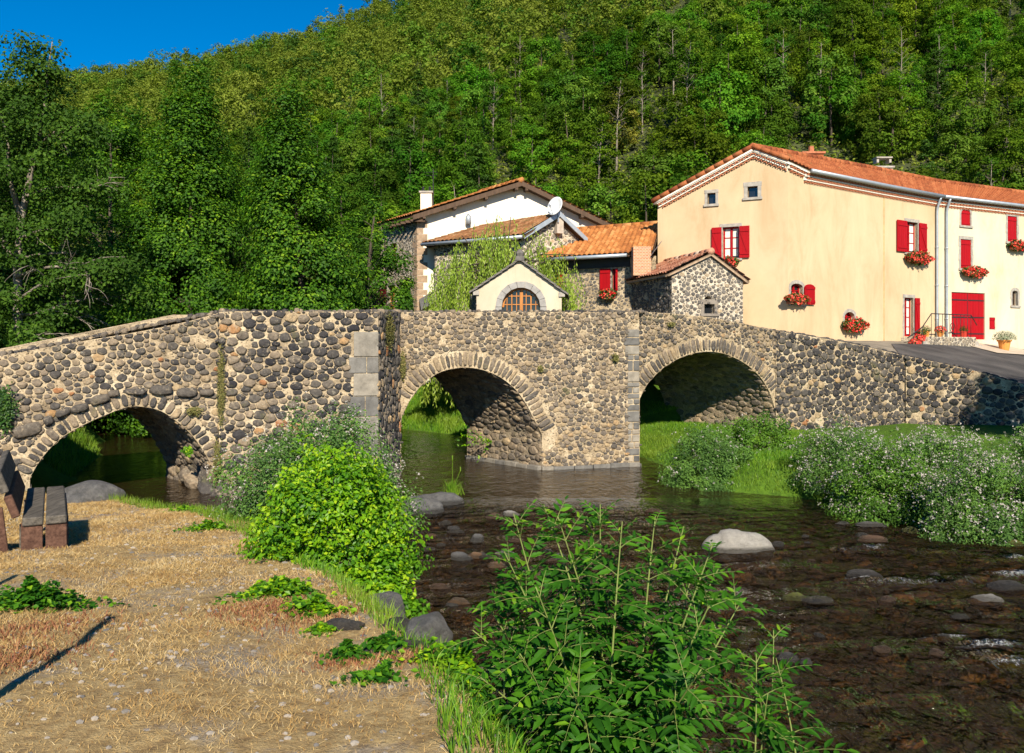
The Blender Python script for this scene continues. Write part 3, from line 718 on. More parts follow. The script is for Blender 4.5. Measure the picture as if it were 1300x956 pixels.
# --- left span (arch 1)
h1,C1=arch_hole(P1,A1)
t1=top_pts(P1,-276,285,14)
bridge_face('left_arch_wall',P1,t1,h1,C1,.026,.125,pick_mix(.2,.88,.03),ring=.30,hh=(.02,.05))
vault('left_arch_vault',P1,C1,3.0)
# --- block with ashlar corner
t2=[(P2.sz(278,600)[0],P1.sz(285,395)[1]-.03)]+[topz(P2,x) for x in (300,380,440,480)]
sq=P2.sz(447,0)[0]; zq1=P2.sz(460,421)[1]; zq0=-.2
bridge_face('cutwater_wall',P2,t2,None,None,.028,.165,pick_mix(.02,.80,.06),aniso=1.4,hh=(.025,.065),extra=lambda u,v:(u>sq-.02)&(v<zq1+.02),gap=.010,dens=5,fill=2.0)
mb=MB(); z=zq0; k=0; s_end=P2.L
edges=[421,453,474,503,529,556,579,612,640]
zs=[P2.sz(460,e)[1] for e in edges]
for i in range(len(zs)-1):
    za,zb_=zs[i+1]+.008,zs[i]-.008
    if i%2==0: cuts=[sq+.02+R.uniform(0,.06),s_end+.012]
    else:
        m_=sq+(s_end-sq)*R.uniform(.38,.62); cuts=[sq-.10+R.uniform(-.05,.03),m_,s_end+.012]
    for a,b in zip(cuts[:-1],cuts[1:]): P2.slab(mb,a+.006,b-.006,za,zb_,-.3,.018+R.uniform(0,.012),0,R.uniform(.1,1)**1.1 if i else .6)
    # return face of the quoin on the side
o=build('corner_quoins',mb,[M_ASHLAR],BR)
bv=o.modifiers.new('b','BEVEL'); bv.width=.012; bv.segments=2
# step face towards the left of the block
Pst=Plane((P2.A[0]-.0,P2.A[1]+.6),(P2.A[0],P2.A[1]))
ts=[(0,t2[0][1]-.02),(Pst.L,t2[0][1])]
bridge_face('block_side',Pst,ts,None,None,.05,.12,pick_mix(.1,.6))
# narrow return face
t2s=[(0,topz(P2,480)[1]-.01),(P2s.L,topz(P3,508)[1]-.01)]
bridge_face('return_wall',P2s,t2s,None,None,.05,.11,pick_mix(.05,.7,.1),aniso=.8,hh=(.02,.05))
# --- middle span + pier
h2,C2=arch_hole(P3,A2)
t3=[topz(P3,x) for x in (508,560,620,700,760,811)]
sj=P3.sz(772,0)[0]
def pick3(n,u,v):
    r=.30+.60*R.beta(1.5,1.3,n); return np.where((v<1.2)&(R.random(n)<.25),R.uniform(.85,.96,n),r)
bridge_face('middle_arch_wall',P3,t3,h2,C2,.026,.10,pick3,ring=.42,hh=(.015,.04),extra=lambda u,v:(u>P3.L-.30)&(v<P3.sz(811,410)[1]),gap=.008)
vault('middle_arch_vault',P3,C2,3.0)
mb=MB(); z=.12
while z<P3.sz(811,413)[1]-.1:
    hgt=R.uniform(.13,.30); 
    if R.random()<.5: P3.slab(mb,P3.L-.29-R.uniform(0,.12),P3.L+.012,z,z+hgt-.02,-.3,.02+R.uniform(0,.01),0,R.uniform(0,.75))
    else:
        c=P3.L-R.uniform(.12,.2); P3.slab(mb,P3.L-.30,c-.01,z,z+hgt-.02,-.3,.018,0,R.uniform(0,.9)); P3.slab(mb,c+.01,P3.L+.012,z,z+hgt-.02,-.3,.022,0,R.uniform(0,.8))
    z+=hgt
o=build('pier_quoins',mb,[M_ASHLAR],BR); bv=o.modifiers.new('b','BEVEL'); bv.width=.02; bv.segments=2
# pier footing ledge just above the water
mb=MB(); s=C2[-1][0]-.02
while s<P3.L+.02:
    w=R.uniform(.25,.55); e=min(s+w,P3.L+.05); P3.slab(mb,s+.006,e-.006,-.35,.07+R.uniform(0,.05),-.4,.07+R.uniform(0,.03),0,R.uniform(.2,.7)); s+=w
for i in range(7):   # ledge along the inner face under the arch
    q=np.array((*P3.at(C2[-1][0],0)[:2],0)); t_=np.array((*TD,0)); c=q+t_*(.2+i*.42); mb.box(c+np.array((-.03,-.02,-.12)),t_*.2,np.array((.08,.07,0)),np.array((0,0,.2+R.uniform(0,.03))),0,R.uniform(.2,.7))
o=build('pier_footing',mb,[M_ASHLAR],BR); bv=o.modifiers.new('b','BEVEL'); bv.width=.03; bv.segments=2
# --- right span
h3,C3=arch_hole(P4,A3)
t4=[topz(P4,x) for x in (811,850,900,945,985)]
bridge_face('right_arch_wall',P4,t4,h3,C3,.026,.10,pick_mix(.25,.92,.05),ring=.42,hh=(.015,.045))
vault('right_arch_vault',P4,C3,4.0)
# step face pier/right span, hidden from the front but real
mb=MB()
a=P3.at(P3.L,0); b=P4.at(0,0)
mb.add([(a[0],a[1],ZB),(b[0],b[1]+.6,ZB),(b[0],b[1]+.6,3.9),(a[0],a[1],t3[-1][1])],[(0,1,2,3)])
build('pier_side',mb,[M_MORTAR],BR)
# left abutment footing rocks (rough stones at the foot of the left arch, right side)
mb=MB()
for i,(px,py,D,s) in enumerate([(252,612,18.6,.28),(268,618,18.1,.3),(285,626,17.7,.3),(240,604,19.2,.25),(262,600,18.5,.26),(278,605,18.0,.25),(300,628,17.6,.25),(228,598,19.9,.22),(270,588,18.15,.17)]):
    p=pt(px,py,D); build('footing_boulder',MB().add(rock_verts(ICO3[0],(s,s*.8,s*.9),i+90,.35)+p,ICO3[1],0,R.uniform(.3,.8)),[M_STONE],BR,smooth=True)
pass
# hood course above arch 1: long flat projecting stones
mb=MB(); pts=[(62,558,112,541),(112,533,140,522),(72,545,76,530),(140,510,180,498),(186,499,218,493),(224,495,248,493),(252,495,276,493)]
hood=[(16,551,54,541,.13),(56,536,68,531,.09),(71,527,90,520,.07),(90,521,113,515,.08),(114,511,140,503,.09),(137,501,152,498,.07),(155,497,187,497,.06),(190,495,220,495,.10),(224,498,251,498,.10),(253,498,272,498,.07)]
for x0,y0,x1,y1,hz in hood:
    a=P1.sz(x0,y0); b=P1.sz(x1,y1); L=math.hypot(b[0]-a[0],b[1]-a[1]); m_=((a[0]+b[0])/2,(a[1]+b[1])/2); rot=math.atan2(b[1]-a[1],b[0]-a[0])
    domes(mb,P1.at,np.array([m_[0]]),np.array([m_[1]]),super_rad(L/2,hz,rot,4)[None]*R.normal(1,.03,(1,NA)),np.array([.12]),np.array([R.uniform(.3,.55)]),1.0,0)
build('hood_stones',mb,[M_STONE],BR,smooth=True)
# --- deck, parapets (front cap, back parapet)
def back(p,d): return (p[0]+TD[0]*d,p[1]+TD[1]*d)
fr=[(P1,-276,0),(P1,0,0),(P1,285,0),(P2,300,1),(P2,480,1),(P3,508,2),(P3,811,2),(P4,820,3),(P4,985,3)]
line=[]
for pl,px,_ in fr:
    s,z=topz(pl,px); p=pl.at(s,z,0); line.append(p)
line=np.array(line)
dep=[3,3,3,3,3,3,3.2,3.9,4]
mb=MB(); mbp=MB()
BK=np.array([(*back(p,d),p[2]) for p,d in zip(line,dep)])
n=len(line); inn=np.array([(*back(p,.42),p[2]) for p in line]); inb=np.array([(*back(p,d-.42),p[2]) for p,d in zip(line,dep)])
dz=np.array((0,0,-.75))
V=np.vstack([inn+dz,inb+dz]); mb.add(V,np.array([(i,i+1,n+i+1,n+i) for i in range(n-1)])); 
build('deck',mb,[simple('deck_paving',(.16,.15,.14),.9,.3,5,.5)],BR)
mb=MB()
for a_,b_ in ((line,inn),(inb,BK)):
    lo=np.array((0,0,-.8)); sk=np.array((0,0,-.012))
    V=np.vstack([a_+sk,b_+sk,a_+lo,b_+lo]); q=[]
    for i in range(n-1): q+=[(i,i+1,n+i+1,n+i),(n+i,n+i+1,3*n+i+1,3*n+i)]; 
    if a_ is inb: q+=[(i+1,i,2*n+i,2*n+i+1) for i in range(n-1)]
    mb.add(V,np.array(q))
# back wall with openings
s_=0
Vb=np.vstack([BK,BK*np.array((1,1,0))+np.array((0,0,2.7))]); mb.add(Vb,np.array([(i,i+1,n+i+1,n+i) for i in range(n-1)]))
build('parapet_body',mb,[M_MORTAR],BR)
# piers between the openings seen from upstream
def backpier(pl,sa,sb,d,z1=2.75):
    mb=MB(); a=pl.at(sa,0); b=pl.at(sb,0); a2=back(a,d); b2=back(b,d); mb.add([(a2[0],a2[1],ZB),(b2[0],b2[1],ZB),(b2[0],b2[1],z1),(a2[0],a2[1],z1)],[(0,1,2,3)]); build('upstream_pier',mb,[M_MORTAR],BR)
backpier(P1,0,C1[0][0],3); backpier(P1,C1[-1][0],P1.L,3); backpier(P3,C2[-1][0],P3.L,3)
# coping stones along the parapet tops (rough blobs standing on edge)
def coping(segs,name,parent,rs=(.09,.17),pick=lambda:R.uniform(.1,.6),depth=.42,td=TD,mm=M_STONE):
    mb=MB(); 
    for P0,P1_ in segs:
        L=np.linalg.norm(P1_-P0); t=0; d=(P1_-P0)/L
        while t<L:
            w=R.uniform(*rs)
            nr=2 if depth>.3 else 1
            off=0
            for k in range(nr):
                dd=depth/nr*R.uniform(.8,1.15)
                c=P0+d*(t+w/2)+np.array((*td,0))*(off+dd/2); off+=dd
                V=rock_verts(ICO2[0],(1,1,1),int(R.integers(1,400)),.13); V=np.sign(V)*np.abs(V)**.75
                V=V*np.array((w*.52,dd*.52,R.uniform(.03,.075)))
                a=math.atan2(d[1],d[0]); V=np.stack([V[:,0]*math.cos(a)-V[:,1]*math.sin(a),V[:,0]*math.sin(a)+V[:,1]*math.cos(a),V[:,2]+V[:,0]*d[2]],1)
                mb.add(V+c+np.array((0,0,R.uniform(-.02,.012))),ICO2[1],0,pick())
            t+=w+.012
    return build(name,mb,[mm],parent,smooth=True)
coping([(line[i]+0.0,line[i+1]) for i in range(n-1)],'coping',BR,pick=lambda:R.uniform(.15,.85))
# --- right approach wall (retaining wall) : thing of its own
RW=thing('retaining_wall',(12,26,0),'long rounded-rubble retaining wall running right from the bridge below the road','wall')
t5=[topz(P5,x) for x in (985,1020,1060,1100,1150)]; t6=[topz(P6,x) for x in (1150,1200,1250,1300,1460)]
for nm,pl,tt in (('bridge_end_wall',P5,t5),('road_wall',P6,t6)):
    bridge_face(nm,pl,tt,None,None,.03,.165,pick_mix(.0,.55,.07),aniso=1.25,hh=(.025,.06),gap=.011,zmin=.1,zb=-.2,parent=RW,fill=1.9,mort=M_MORTAR)
def dirof(pl): return -pl.n
for nm,pl,tt in (('bridge_end_body',P5,t5),('road_wall_body',P6,t6)):
    mb=MB(); A_=np.array([pl.at(s,z-.012,0) for s,z in tt]); B_=np.array([pl.at(s,z-.012,-.4) for s,z in tt]); k=len(A_)
    C_=B_-np.array((0,0,1.2)); V=np.vstack([A_,B_,C_]); mb.add(V,np.array([(i,i+1,k+i+1,k+i) for i in range(k-1)]+[(k+i,k+i+1,2*k+i+1,2*k+i) for i in range(k-1)])); build(nm,mb,[M_MORTAR],RW)
    coping([(pl.at(a[0],a[1],0),pl.at(b[0],b[1],0)) for a,b in zip(tt[:-1],tt[1:])],'coping',RW,(.12,.26),lambda:R.uniform(0,.4),.4 if pl is P5 else .30,dirof(pl))
mb=MB(); P6.slab(mb,0,.01,0,0,0,0)
mb=MB()
for a,b in zip(t6[:-1],t6[1:]):
    q=[P6.at(a[0],a[1]+.02,-.32),P6.at(b[0],b[1]+.02,-.32),P6.at(b[0],b[1]+.02,-.62),P6.at(a[0],a[1]+.02,-.62)]; mb.add(q+[v-np.array((0,0,.35)) for v in q],[(0,1,2,3),(0,4,5,1),(3,2,6,7)])
build('kerb_edge',mb,[simple('pale_concrete',(.5,.47,.42),.9,.2,4)],RW)

# ================================================================ upper village ground and road
def zv(x,y): return np.clip(1.8-.175*(x-15.6)+.19*(y-26),-1,3.25)
from mathutils.geometry import delaunay_2d_cdt
def sheet(poly,step,zf,name,mat,dz=0.0,skirt=0):
    P=[Vector(p) for p in poly]; xs=[p[0] for p in poly]; ys=[p[1] for p in poly]; ip=in_poly(poly)
    X,Y=np.meshgrid(np.arange(min(xs),max(xs),step),np.arange(min(ys),max(ys),step)); X=X.ravel()+.001;Y=Y.ravel()+.001; ok=ip(X,Y)
    pts=P+[Vector((a,b)) for a,b in zip(X[ok],Y[ok])]; n0=len(P)
    v,_,f,*_=delaunay_2d_cdt(pts,[],[list(range(n0))],1,1e-4)
    V=np.array([(q.x,q.y,0) for q in v]); V[:,2]=zf(V[:,0],V[:,1])+dz
    mb=MB().add(V,[tuple(q) for q in f if len(q)==3])
    return build(name,mb,mat,smooth=True)
e5=P5.at(0,0,-.38)[:2]; e5b=P5.at(P5.L,0,-.38)[:2]; e6b=P6.at(P6.L,0,-.5)[:2]
vp=[(4.75,27.7),tuple(e5),tuple(e5b),tuple(e6b),(34,23),(60,30),(60,58),(-8,58),(-9,38),(-3.5,34.5),(0.5,31.5),(2.6,29.0)]
o=sheet(vp,1.2,zv,'village_ground',simple('packed_earth',(.22,.19,.15),.95,.3,2,.5)); o['kind']='structure'
def asphalt():
    m,nt,out=new_mat('asphalt'); n1=noise(nt,.8,5,.6); n2=noise(nt,90,3,.6)
    c=ramp(nt,[(.40,(.042,.040,.042)),(.52,(.075,.070,.070)),(.66,(.11,.10,.098))]); nt.links.new(n1.outputs[0],c.inputs[0])
    c2=mixc(nt,math_(nt,'MULTIPLY',n2.outputs[0],.5),c.outputs[0],(.04,.04,.04)); principled(nt,out,c2,.9,.2,n2.outputs[0],.4,.01); return m
rp=[tuple(P6.at(.2,0,-.62)[:2]),tuple(P6.at(P6.L,0,-.62)[:2]),(40,28),(40,46),(24.5,38.2),(19.5,35.8),(18.2,35.0),(16.2,33.4),(14.0,31.5),(12.9,28.3)]
o=sheet(rp,1.0,zv,'road',asphalt(),.02); o['kind']='structure'
# ================================================================ BUILDINGS
def tile_mat(name,stops,moss=.62,mosscol=(.16,.13,.05)):
    m,nt,out=new_mat(name); c=ramp(nt,stops); nt.links.new(attr(nt),c.inputs[0]); n1=noise(nt,2.2,6,.7); n2=noise(nt,24,4,.7)
    r=ramp(nt,[(moss,(0,0,0)),(moss+.12,(1,1,1))]); nt.links.new(n1.outputs[0],r.inputs[0])
    c1=mixc(nt,math_(nt,'MULTIPLY',r.outputs[0],.55),c.outputs[0],mosscol); r2=ramp(nt,[(.3,(.65,.65,.65)),(.7,(1.15,1.15,1.15))]); nt.links.new(n2.outputs[0],r2.inputs[0])
    principled(nt,out,mixc(nt,1.0,c1,r2.outputs[0],'MULTIPLY'),.85,.2,n2.outputs[0],.4,.01); return m
T_NEW=tile_mat('new_tiles',[(0,(.20,.055,.022)),(.5,(.32,.095,.035)),(1,(.42,.15,.06))],.58)
T_OR=tile_mat('orange_tiles',[(0,(.25,.085,.025)),(.5,(.42,.16,.045)),(1,(.56,.27,.10))],.66)
T_OLD=tile_mat('old_tiles',[(0,(.12,.055,.025)),(.5,(.25,.11,.045)),(1,(.38,.20,.10))],.50)
T_SHED=tile_mat('shed_tiles',[(0,(.18,.07,.045)),(.4,(.36,.14,.08)),(.8,(.50,.26,.17)),(1,(.55,.42,.32))],.6)
def plaster(name,col,dark,streak=.25):
    m,nt,out=new_mat(name); n1=noise(nt,.35,5,.6); n2=noise(nt,.9,7,.72,mapping(nt,pos(nt),(1,1,.35)),.6); n3=noise(nt,40,4,.6)
    c=ramp(nt,[(.35,dark),(.65,col)]); nt.links.new(n1.outputs[0],c.inputs[0]); r=ramp(nt,[(.32,(.84,.80,.74)),(.5,(.98,.97,.96)),(.66,(1.06,1.06,1.05))]); nt.links.new(n2.outputs[0],r.inputs[0])
    principled(nt,out,mixc(nt,1.0,c.outputs[0],r.outputs[0],'MULTIPLY'),.95,.1,n3.outputs[0],.25,.006); return m
PL_Y=plaster('yellow_plaster',(.575,.44,.285),(.53,.395,.245))
PL_C=plaster('cream_plaster',(.64,.565,.43),(.58,.50,.36))
PL_W=plaster('white_plaster',(.80,.75,.65),(.72,.66,.55))
PL_CH=plaster('chapel_plaster',(.54,.48,.37),(.40,.34,.245))
RED=simple('red_paint',(.33,.003,.007),.55,.12,5,.1,.2,streak=True)
IRON=simple('black_iron',(.02,.02,.022),.5,.1,8,.1)
STN=simple('cut_stone',(.36,.33,.29),.9,.3,7,.4)
STNB=simple('brown_stone',(.34,.24,.16),.9,.3,7,.4)
ZINC=simple('zinc',(.36,.40,.45),.45,.12,4,.1,.5,.4)
WOODO=simple('varnished_wood',(.42,.17,.04),.45,.3,10,.2,streak=True)
WOODD=simple('dark_wood',(.09,.055,.035),.8,.3,10,.3,streak=True)
BRICK=None
def brick_mat():
    m,nt,out=new_mat('brick'); b=nd(nt,'ShaderNodeTexBrick'); b.inputs['Scale'].default_value=4.5; b.inputs['Color1'].default_value=(.42,.15,.07,1); b.inputs['Color2'].default_value=(.52,.24,.11,1); b.inputs['Mortar'].default_value=(.5,.42,.33,1); b.inputs['Mortar Size'].default_value=.03
    sp=nd(nt,'ShaderNodeSeparateXYZ'); nt.links.new(pos(nt),sp.inputs[0]); cb=nd(nt,'ShaderNodeCombineXYZ'); nt.links.new(math_(nt,'ADD',sp.outputs[0],sp.outputs[1]),cb.inputs[0]); nt.links.new(sp.outputs[2],cb.inputs[1]); nt.links.new(cb.outputs[0],b.inputs['Vector'])
    principled(nt,out,b.outputs[0],.9,.2); return m
BRICK=brick_mat()
def glass_mat():
    m,nt,out=new_mat('window_glass'); p=principled(nt,out,(.012,.014,.018),.06,.8); return m
GLASS=glass_mat()
CURT=simple('curtain',(.65,.63,.58),.9,.1,3,.1)
POT=simple('terracotta_pot',(.62,.25,.06),.8,.15,6,.2)
POTR=simple('red_pot',(.55,.05,.03),.5,.15,6,.1)
WHITEC=simple('cornice_white',(.80,.74,.64),.9,.12,5,.2)
TERR=simple('cornice_tile',(.42,.15,.075),.85,.3,9,.2)

def tile_roof(eL,eR,rR,rL,period=.21,course=.30,amp=.045,irr=.0,thick=.10):
    eL,eR,rR,rL=(np.array(p,float) for p in (eL,eR,rR,rL))
    W=max(np.linalg.norm(eR-eL),np.linalg.norm(rR-rL)); H=max(np.linalg.norm(rL-eL),np.linalg.norm(rR-eR))
    nu=max(2,round(W/period)); nv=max(2,round(H/course)); S=6
    us=np.linspace(0,nu,nu*S+1); 
    vs=np.sort(np.concatenate([np.arange(nv)+.0,np.arange(nv)+.5,np.arange(nv)+.97]))
    U,V=np.meshgrid(us,vs); a=(U/nu)[...,None]; b=(V/nv)[...,None]
    P=(1-a)*(1-b)*eL+a*(1-b)*eR+a*b*rR+(1-a)*b*rL
    N=unit(np.cross(eR-eL,rL-eL)); 
    if N[2]<0: N=-N
    rn=np.random.default_rng(int(W*1000)); ti=rn.random((nu+2,nv+2)); iu=np.minimum(np.floor(U+1e-6),nu-1).astype(int); iv=np.minimum(np.floor(V+1e-6),nv-1).astype(int); c=ti[iu,iv]
    h=amp*np.abs(np.cos(np.pi*U))**.8+.03*(1-(V-np.floor(V+1e-6)))+irr*(c-.5)
    P=P+h[...,None]*N; P[...,2]+=-.04*np.sin(np.pi*b[...,0])*np.sin(np.pi*a[...,0])*1.0
    mb=MB(); VV,Fq=grid_mesh(P[...,0],P[...,1],P[...,2]); 
    if np.dot(np.cross(P[0,1]-P[0,0],P[1,0]-P[0,0]),N)<0: Fq=Fq[:,::-1]
    # colour runs along whole tiles
    mb.add(VV,Fq,0,np.clip(.65*c+.35*rn.random(nu+2)[iu],0,1).ravel())
    k=8; aa,bb=np.meshgrid(np.linspace(0,1,k+1),np.linspace(0,1,k+1)); a=aa[...,None]; b=bb[...,None]
    B=(1-a)*(1-b)*eL+a*(1-b)*eR+a*b*rR+(1-a)*b*rL; B[...,2]+=-.04*np.sin(np.pi*bb)*np.sin(np.pi*aa)
    _,Fk=grid_mesh(aa,bb,aa); T0=(B-N*.012).reshape(-1,3); T1=(B-N*thick).reshape(-1,3); m_=k+1
    rim=[i for i in range(m_)]+[m_*j+k for j in range(1,m_)]+[m_*k+i for i in range(k-1,-1,-1)]+[m_*j for j in range(k-1,0,-1)]; o_=m_*m_
    mb.add(np.vstack([T0,T1]),np.vstack([Fk,Fk[:,::-1]+o_,np.array([(rim[i],rim[(i+1)%len(rim)],rim[(i+1)%len(rim)]+o_,rim[i]+o_) for i in range(len(rim))])]),1)
    return mb
def ridge_caps(mb,P0,P1_,r=.11,n_=None):
    P0=np.array(P0);P1_=np.array(P1_); L=np.linalg.norm(P1_-P0); k=max(1,round(L/.38)); d=(P1_-P0)/L
    for i in range(k):
        a=P0+d*(L*i/k-.02); b=P0+d*(L*(i+1)/k+.02); mb.tube([a,b],[r*1.08,r*.92],8,0,R.random())
    return mb
def arc_top(s0,s1,z0,z1,rise,n=8):
    """outline ccw of an opening with an arched head"""
    if rise<=0: return [(s0,z0),(s1,z0),(s1,z1),(s0,z1)]
    c=(s0+s1)/2; hw=(s1-s0)/2; pts=[(s0,z0),(s1,z0)]
    for i in range(n+1):
        t=math.pi*i/n; pts.append((c+hw*math.cos(t),z1-rise+rise*math.sin(t)))
    return pts
def wall_panel(pl,outline,holes,mat,name,house,reveal=.22,masn=None,mort=None,extra_ex=None):
    mb=MB(); face_holes(mb,pl.at,outline,[h[::-1] for h in holes],0,0,reveal)
    if masn:
        ip=in_poly(outline); hs=[in_poly(h) for h in holes]; o=np.array(outline)
        def inside(u,v):
            r=ip(u,v)
            for f in hs: r=r&~f(u,v)
            if extra_ex is not None: r=r&~extra_ex(u,v)
            return r
        masonry(mb,pl.at,inside,(o[:,0].min(),o[:,0].max(),max(o[:,1].min(),masn.get('zmin',-9)),o[:,1].max()),masn['r0'],masn['r1'],masn.get('gap',.02),masn.get('hh',(.01,.03)),masn.get('pick',pick_mix(0,.6,.1)),1.25,1,masn.get('dens',4),0,masn.get('fill',1.4))
    return build(name,mb,[mat,M_STONE_H],house,smooth=False)
def window(pl,rc,house,rise=0.0,surround=.13,sides=True,sill=True,kind='casement',shut=(),label=None,depth=.16,name='window',smat=None,fmat=None,lintel=None,bars=2,curtain=False,closed=False,shmat=None):
    """rc = (px0,py0,px1,py1) of the opening seen in the wall plane"""
    s0,z1=pl.sz(rc[0],rc[1]); s1,z0=pl.sz(rc[2],rc[3]); z1=(z1+pl.sz(rc[2],rc[1])[1])/2; z0=(z0+pl.sz(rc[0],rc[3])[1])/2
    smat=smat or STN; fmat=fmat or RED
    hole=arc_top(s0,s1,z0,z1,rise*(s1-s0))
    rs=rise*(s1-s0)
    sur=MB()
    w=surround
    if surround:
        h=.012
        if rise>0:
            n=7; c=(s0+s1)/2; hw=(s1-s0)/2
            for i in range(n):
                t0,t1=math.pi*i/n,math.pi*(i+1)/n
                q=[(c+hw*math.cos(t0),z1-rs+rs*math.sin(t0)),(c+(hw+w)*math.cos(t0),z1-rs+(rs+w)*math.sin(t0)),(c+(hw+w)*math.cos(t1),z1-rs+(rs+w)*math.sin(t1)),(c+hw*math.cos(t1),z1-rs+rs*math.sin(t1))]
                sur.prism(pl.at,q,-.1,h+.004*(i%2))
        else:
            lw=lintel or w; pl.slab(sur,s0-w*.9,s1+w*.9,z1,z1+lw,-.1,h+.006)
        if sides:
            zt=z1-rs; k=max(1,round((zt-z0)/.35)); zz=np.linspace(z0,zt,k+1)
            for i in range(k):
                e=w*(1.0 if i%2 else .8) 
                pl.slab(sur,s0-e,s0,zz[i]+.003,zz[i+1]-.003,-.1,h); pl.slab(sur,s1,s1+e,zz[i]+.003,zz[i+1]-.003,-.1,h)
        if sill: pl.slab(sur,s0-w*1.05,s1+w*1.05,z0-.09,z0-.002,-.12,.06)
    else: pl.slab(sur,s0,s1,z0-.02,z0-.001,-.18,.01)
    wo=build(name,sur,[smat],house)
    if label: wo['label']=label
    fr=MB(); t=.055; d0,d1=-depth-.03,-depth+.02
    if kind=='dark':
        pass
    else:
        pl.slab(fr,s0,s0+t,z0,z1-rs*.6,d0,d1); pl.slab(fr,s1-t,s1,z0,z1-rs*.6,d0,d1); pl.slab(fr,s0+t,s1-t,z0,z0+t,d0,d1)
        if rise<=0: pl.slab(fr,s0+t,s1-t,z1-t,z1,d0,d1)
        else:
            c=(s0+s1)/2; hw=(s1-s0)/2; n=10
            for i in range(n):
                t0,t1=math.pi*i/n,math.pi*(i+1)/n
                q=[(c+(hw-t)*math.cos(t0),z1-rs+(rs-t)*math.sin(t0)),(c+hw*math.cos(t0),z1-rs+rs*math.sin(t0)),(c+hw*math.cos(t1),z1-rs+rs*math.sin(t1)),(c+(hw-t)*math.cos(t1),z1-rs+(rs-t)*math.sin(t1))]; fr.prism(pl.at,q,d0,d1)
        m=(s0+s1)/2
        if s1-s0>.5: pl.slab(fr,m-.035,m+.035,z0+t,z1-t*.8,d0,d1+.015)
        for b in range(1,bars+1):
            zz=z0+(z1-z0)*b/(bars+1); pl.slab(fr,s0+t,s1-t,zz-.015,zz+.015,d0,d1-.005)
        build('frame',fr,[fmat],wo)
    gp=MB(); gp.prism(pl.at,[(a,b) for a,b in hole],-depth-.03,-depth-.015); build('pane',gp,[GLASS],wo)
    if curtain:
        cu=MB(); pl.slab(cu,s0+t,s0+(s1-s0)*.42,z0+.1,z1-t-rs,-depth-.012,-depth-.004); pl.slab(cu,s1-(s1-s0)*.42,s1-t,z0+.1,z1-t-rs,-depth-.012,-depth-.004); build('curtain',cu,[CURT],wo)
    H=z1-z0
    for side,style in shut:   # open shutters lying against the wall, or closed in the opening
        sw=(s1-s0)/2 if style!='wide' else (s1-s0)*.8
        if style=='single': sw=(s1-s0)*.86
        if style=='half': sw=(s1-s0)*.62
        if isinstance(style,float): sw=style
        a,b=(s0-sw-.03,s0-.03) if side=='L' else (s1+.03,s1+sw+.03)
        sh=MB()
        if side=='C': a,b=s0+.01,s1-.01
        if side=='C': h0,h1=-.06,-.02
        else: h0,h1=.045,.085
        if rise>0:
            r2=min(rs,(b-a)*.25) if side!='C' else rs
            sh.prism(pl.at,arc_top(a,b,z0,z1,r2),h0,h1)
        else:
            k=max(2,round((b-a)/.14))
            for i in range(k):
                x0=a+(b-a)*i/k; x1=a+(b-a)*(i+1)/k; pl.slab(sh,x0+.003,x1-.003,z0,z1,h0,h1)
            pl.slab(sh,a+.002,b-.002,z0+.002,z1-.002,h0,h1-.006)
        for zz in (z0+.14*H,z1-.14*H-rs*.3): pl.slab(sh,a+.02,b-.01,zz-.045,zz+.045,h1,h1+.022)
        if style in('half','brace') :
            q0=np.array((a+.06,z0+.2*H)) if side=='L' else np.array((b-.06,z1-.2*H)); 
            p0=(b-.06,z0+.18*H); p1=(a+.06,z1-.2*H)
            dx,dz=p1[0]-p0[0],p1[1]-p0[1]; L=math.hypot(dx,dz); nx,nz=-dz/L*.035,dx/L*.035
            br=MB(); sh.prism(pl.at,[(p0[0]-nx,p0[1]-nz),(p1[0]-nx,p1[1]-nz),(p1[0]+nx,p1[1]+nz),(p0[0]+nx,p0[1]+nz)][::-1],h1,h1+.02)
        so_=build('shutter',sh,[shmat or RED],wo)
        # iron strap hinges are sub-details of the shutter mesh
    return hole
def rect_hole(pl,rc,rise=0.0):
    s0,z1=pl.sz(rc[0],rc[1]); s1,z0=pl.sz(rc[2],rc[3]); z1=(z1+pl.sz(rc[2],rc[1])[1])/2; z0=(z0+pl.sz(rc[0],rc[3])[1])/2
    return arc_top(s0,s1,z0,z1,rise*(s1-s0))
def cornice(pl,a,b,house,name='cornice',rows=2,proj=.13):
    """genoise of half round tiles between points a=(s,z), b=(s,z) (its upper edge)"""
    mb=MB(); a=np.array(a);b=np.array(b); L=np.linalg.norm(b-a); d=(b-a)/L; nn=np.array((-d[1],d[0]))
    if nn[1]>0: nn=-nn
    k=round(L/.2)
    for r in range(rows):
        out=proj*(rows-r)/rows; y=r*.125
        # white band
        p0=a+nn*(y+.0);p1=b+nn*(y+.0);p2=b+nn*(y+.035);p3=a+nn*(y+.035); mb.prism(pl.at,[tuple(p3),tuple(p2),tuple(p1),tuple(p0)],-.02,out+.02,0)
        p0=a+nn*(y+.035);p1=b+nn*(y+.035);p2=b+nn*(y+.125);p3=a+nn*(y+.125); mb.prism(pl.at,[tuple(p3),tuple(p2),tuple(p1),tuple(p0)],-.02,out-.07,0)
        for i in range(k):
            c=a+d*(L*(i+.5+.5*(r%2))/k)+nn*(y+.115)
            if (c-a)@d>L: continue
            m=5; pts=[tuple(c+d*.075*math.cos(math.pi*j/m)-nn*.075*math.sin(math.pi*j/m)) for j in range(m+1)]
            inn_=[tuple(c+d*.04*math.cos(math.pi*j/m)-nn*.04*math.sin(math.pi*j/m)) for j in range(m+1)]
            mb.prism(pl.at,pts+inn_[::-1],out-.07,out,1)
    return build(name,mb,[WHITEC,TERR],house)

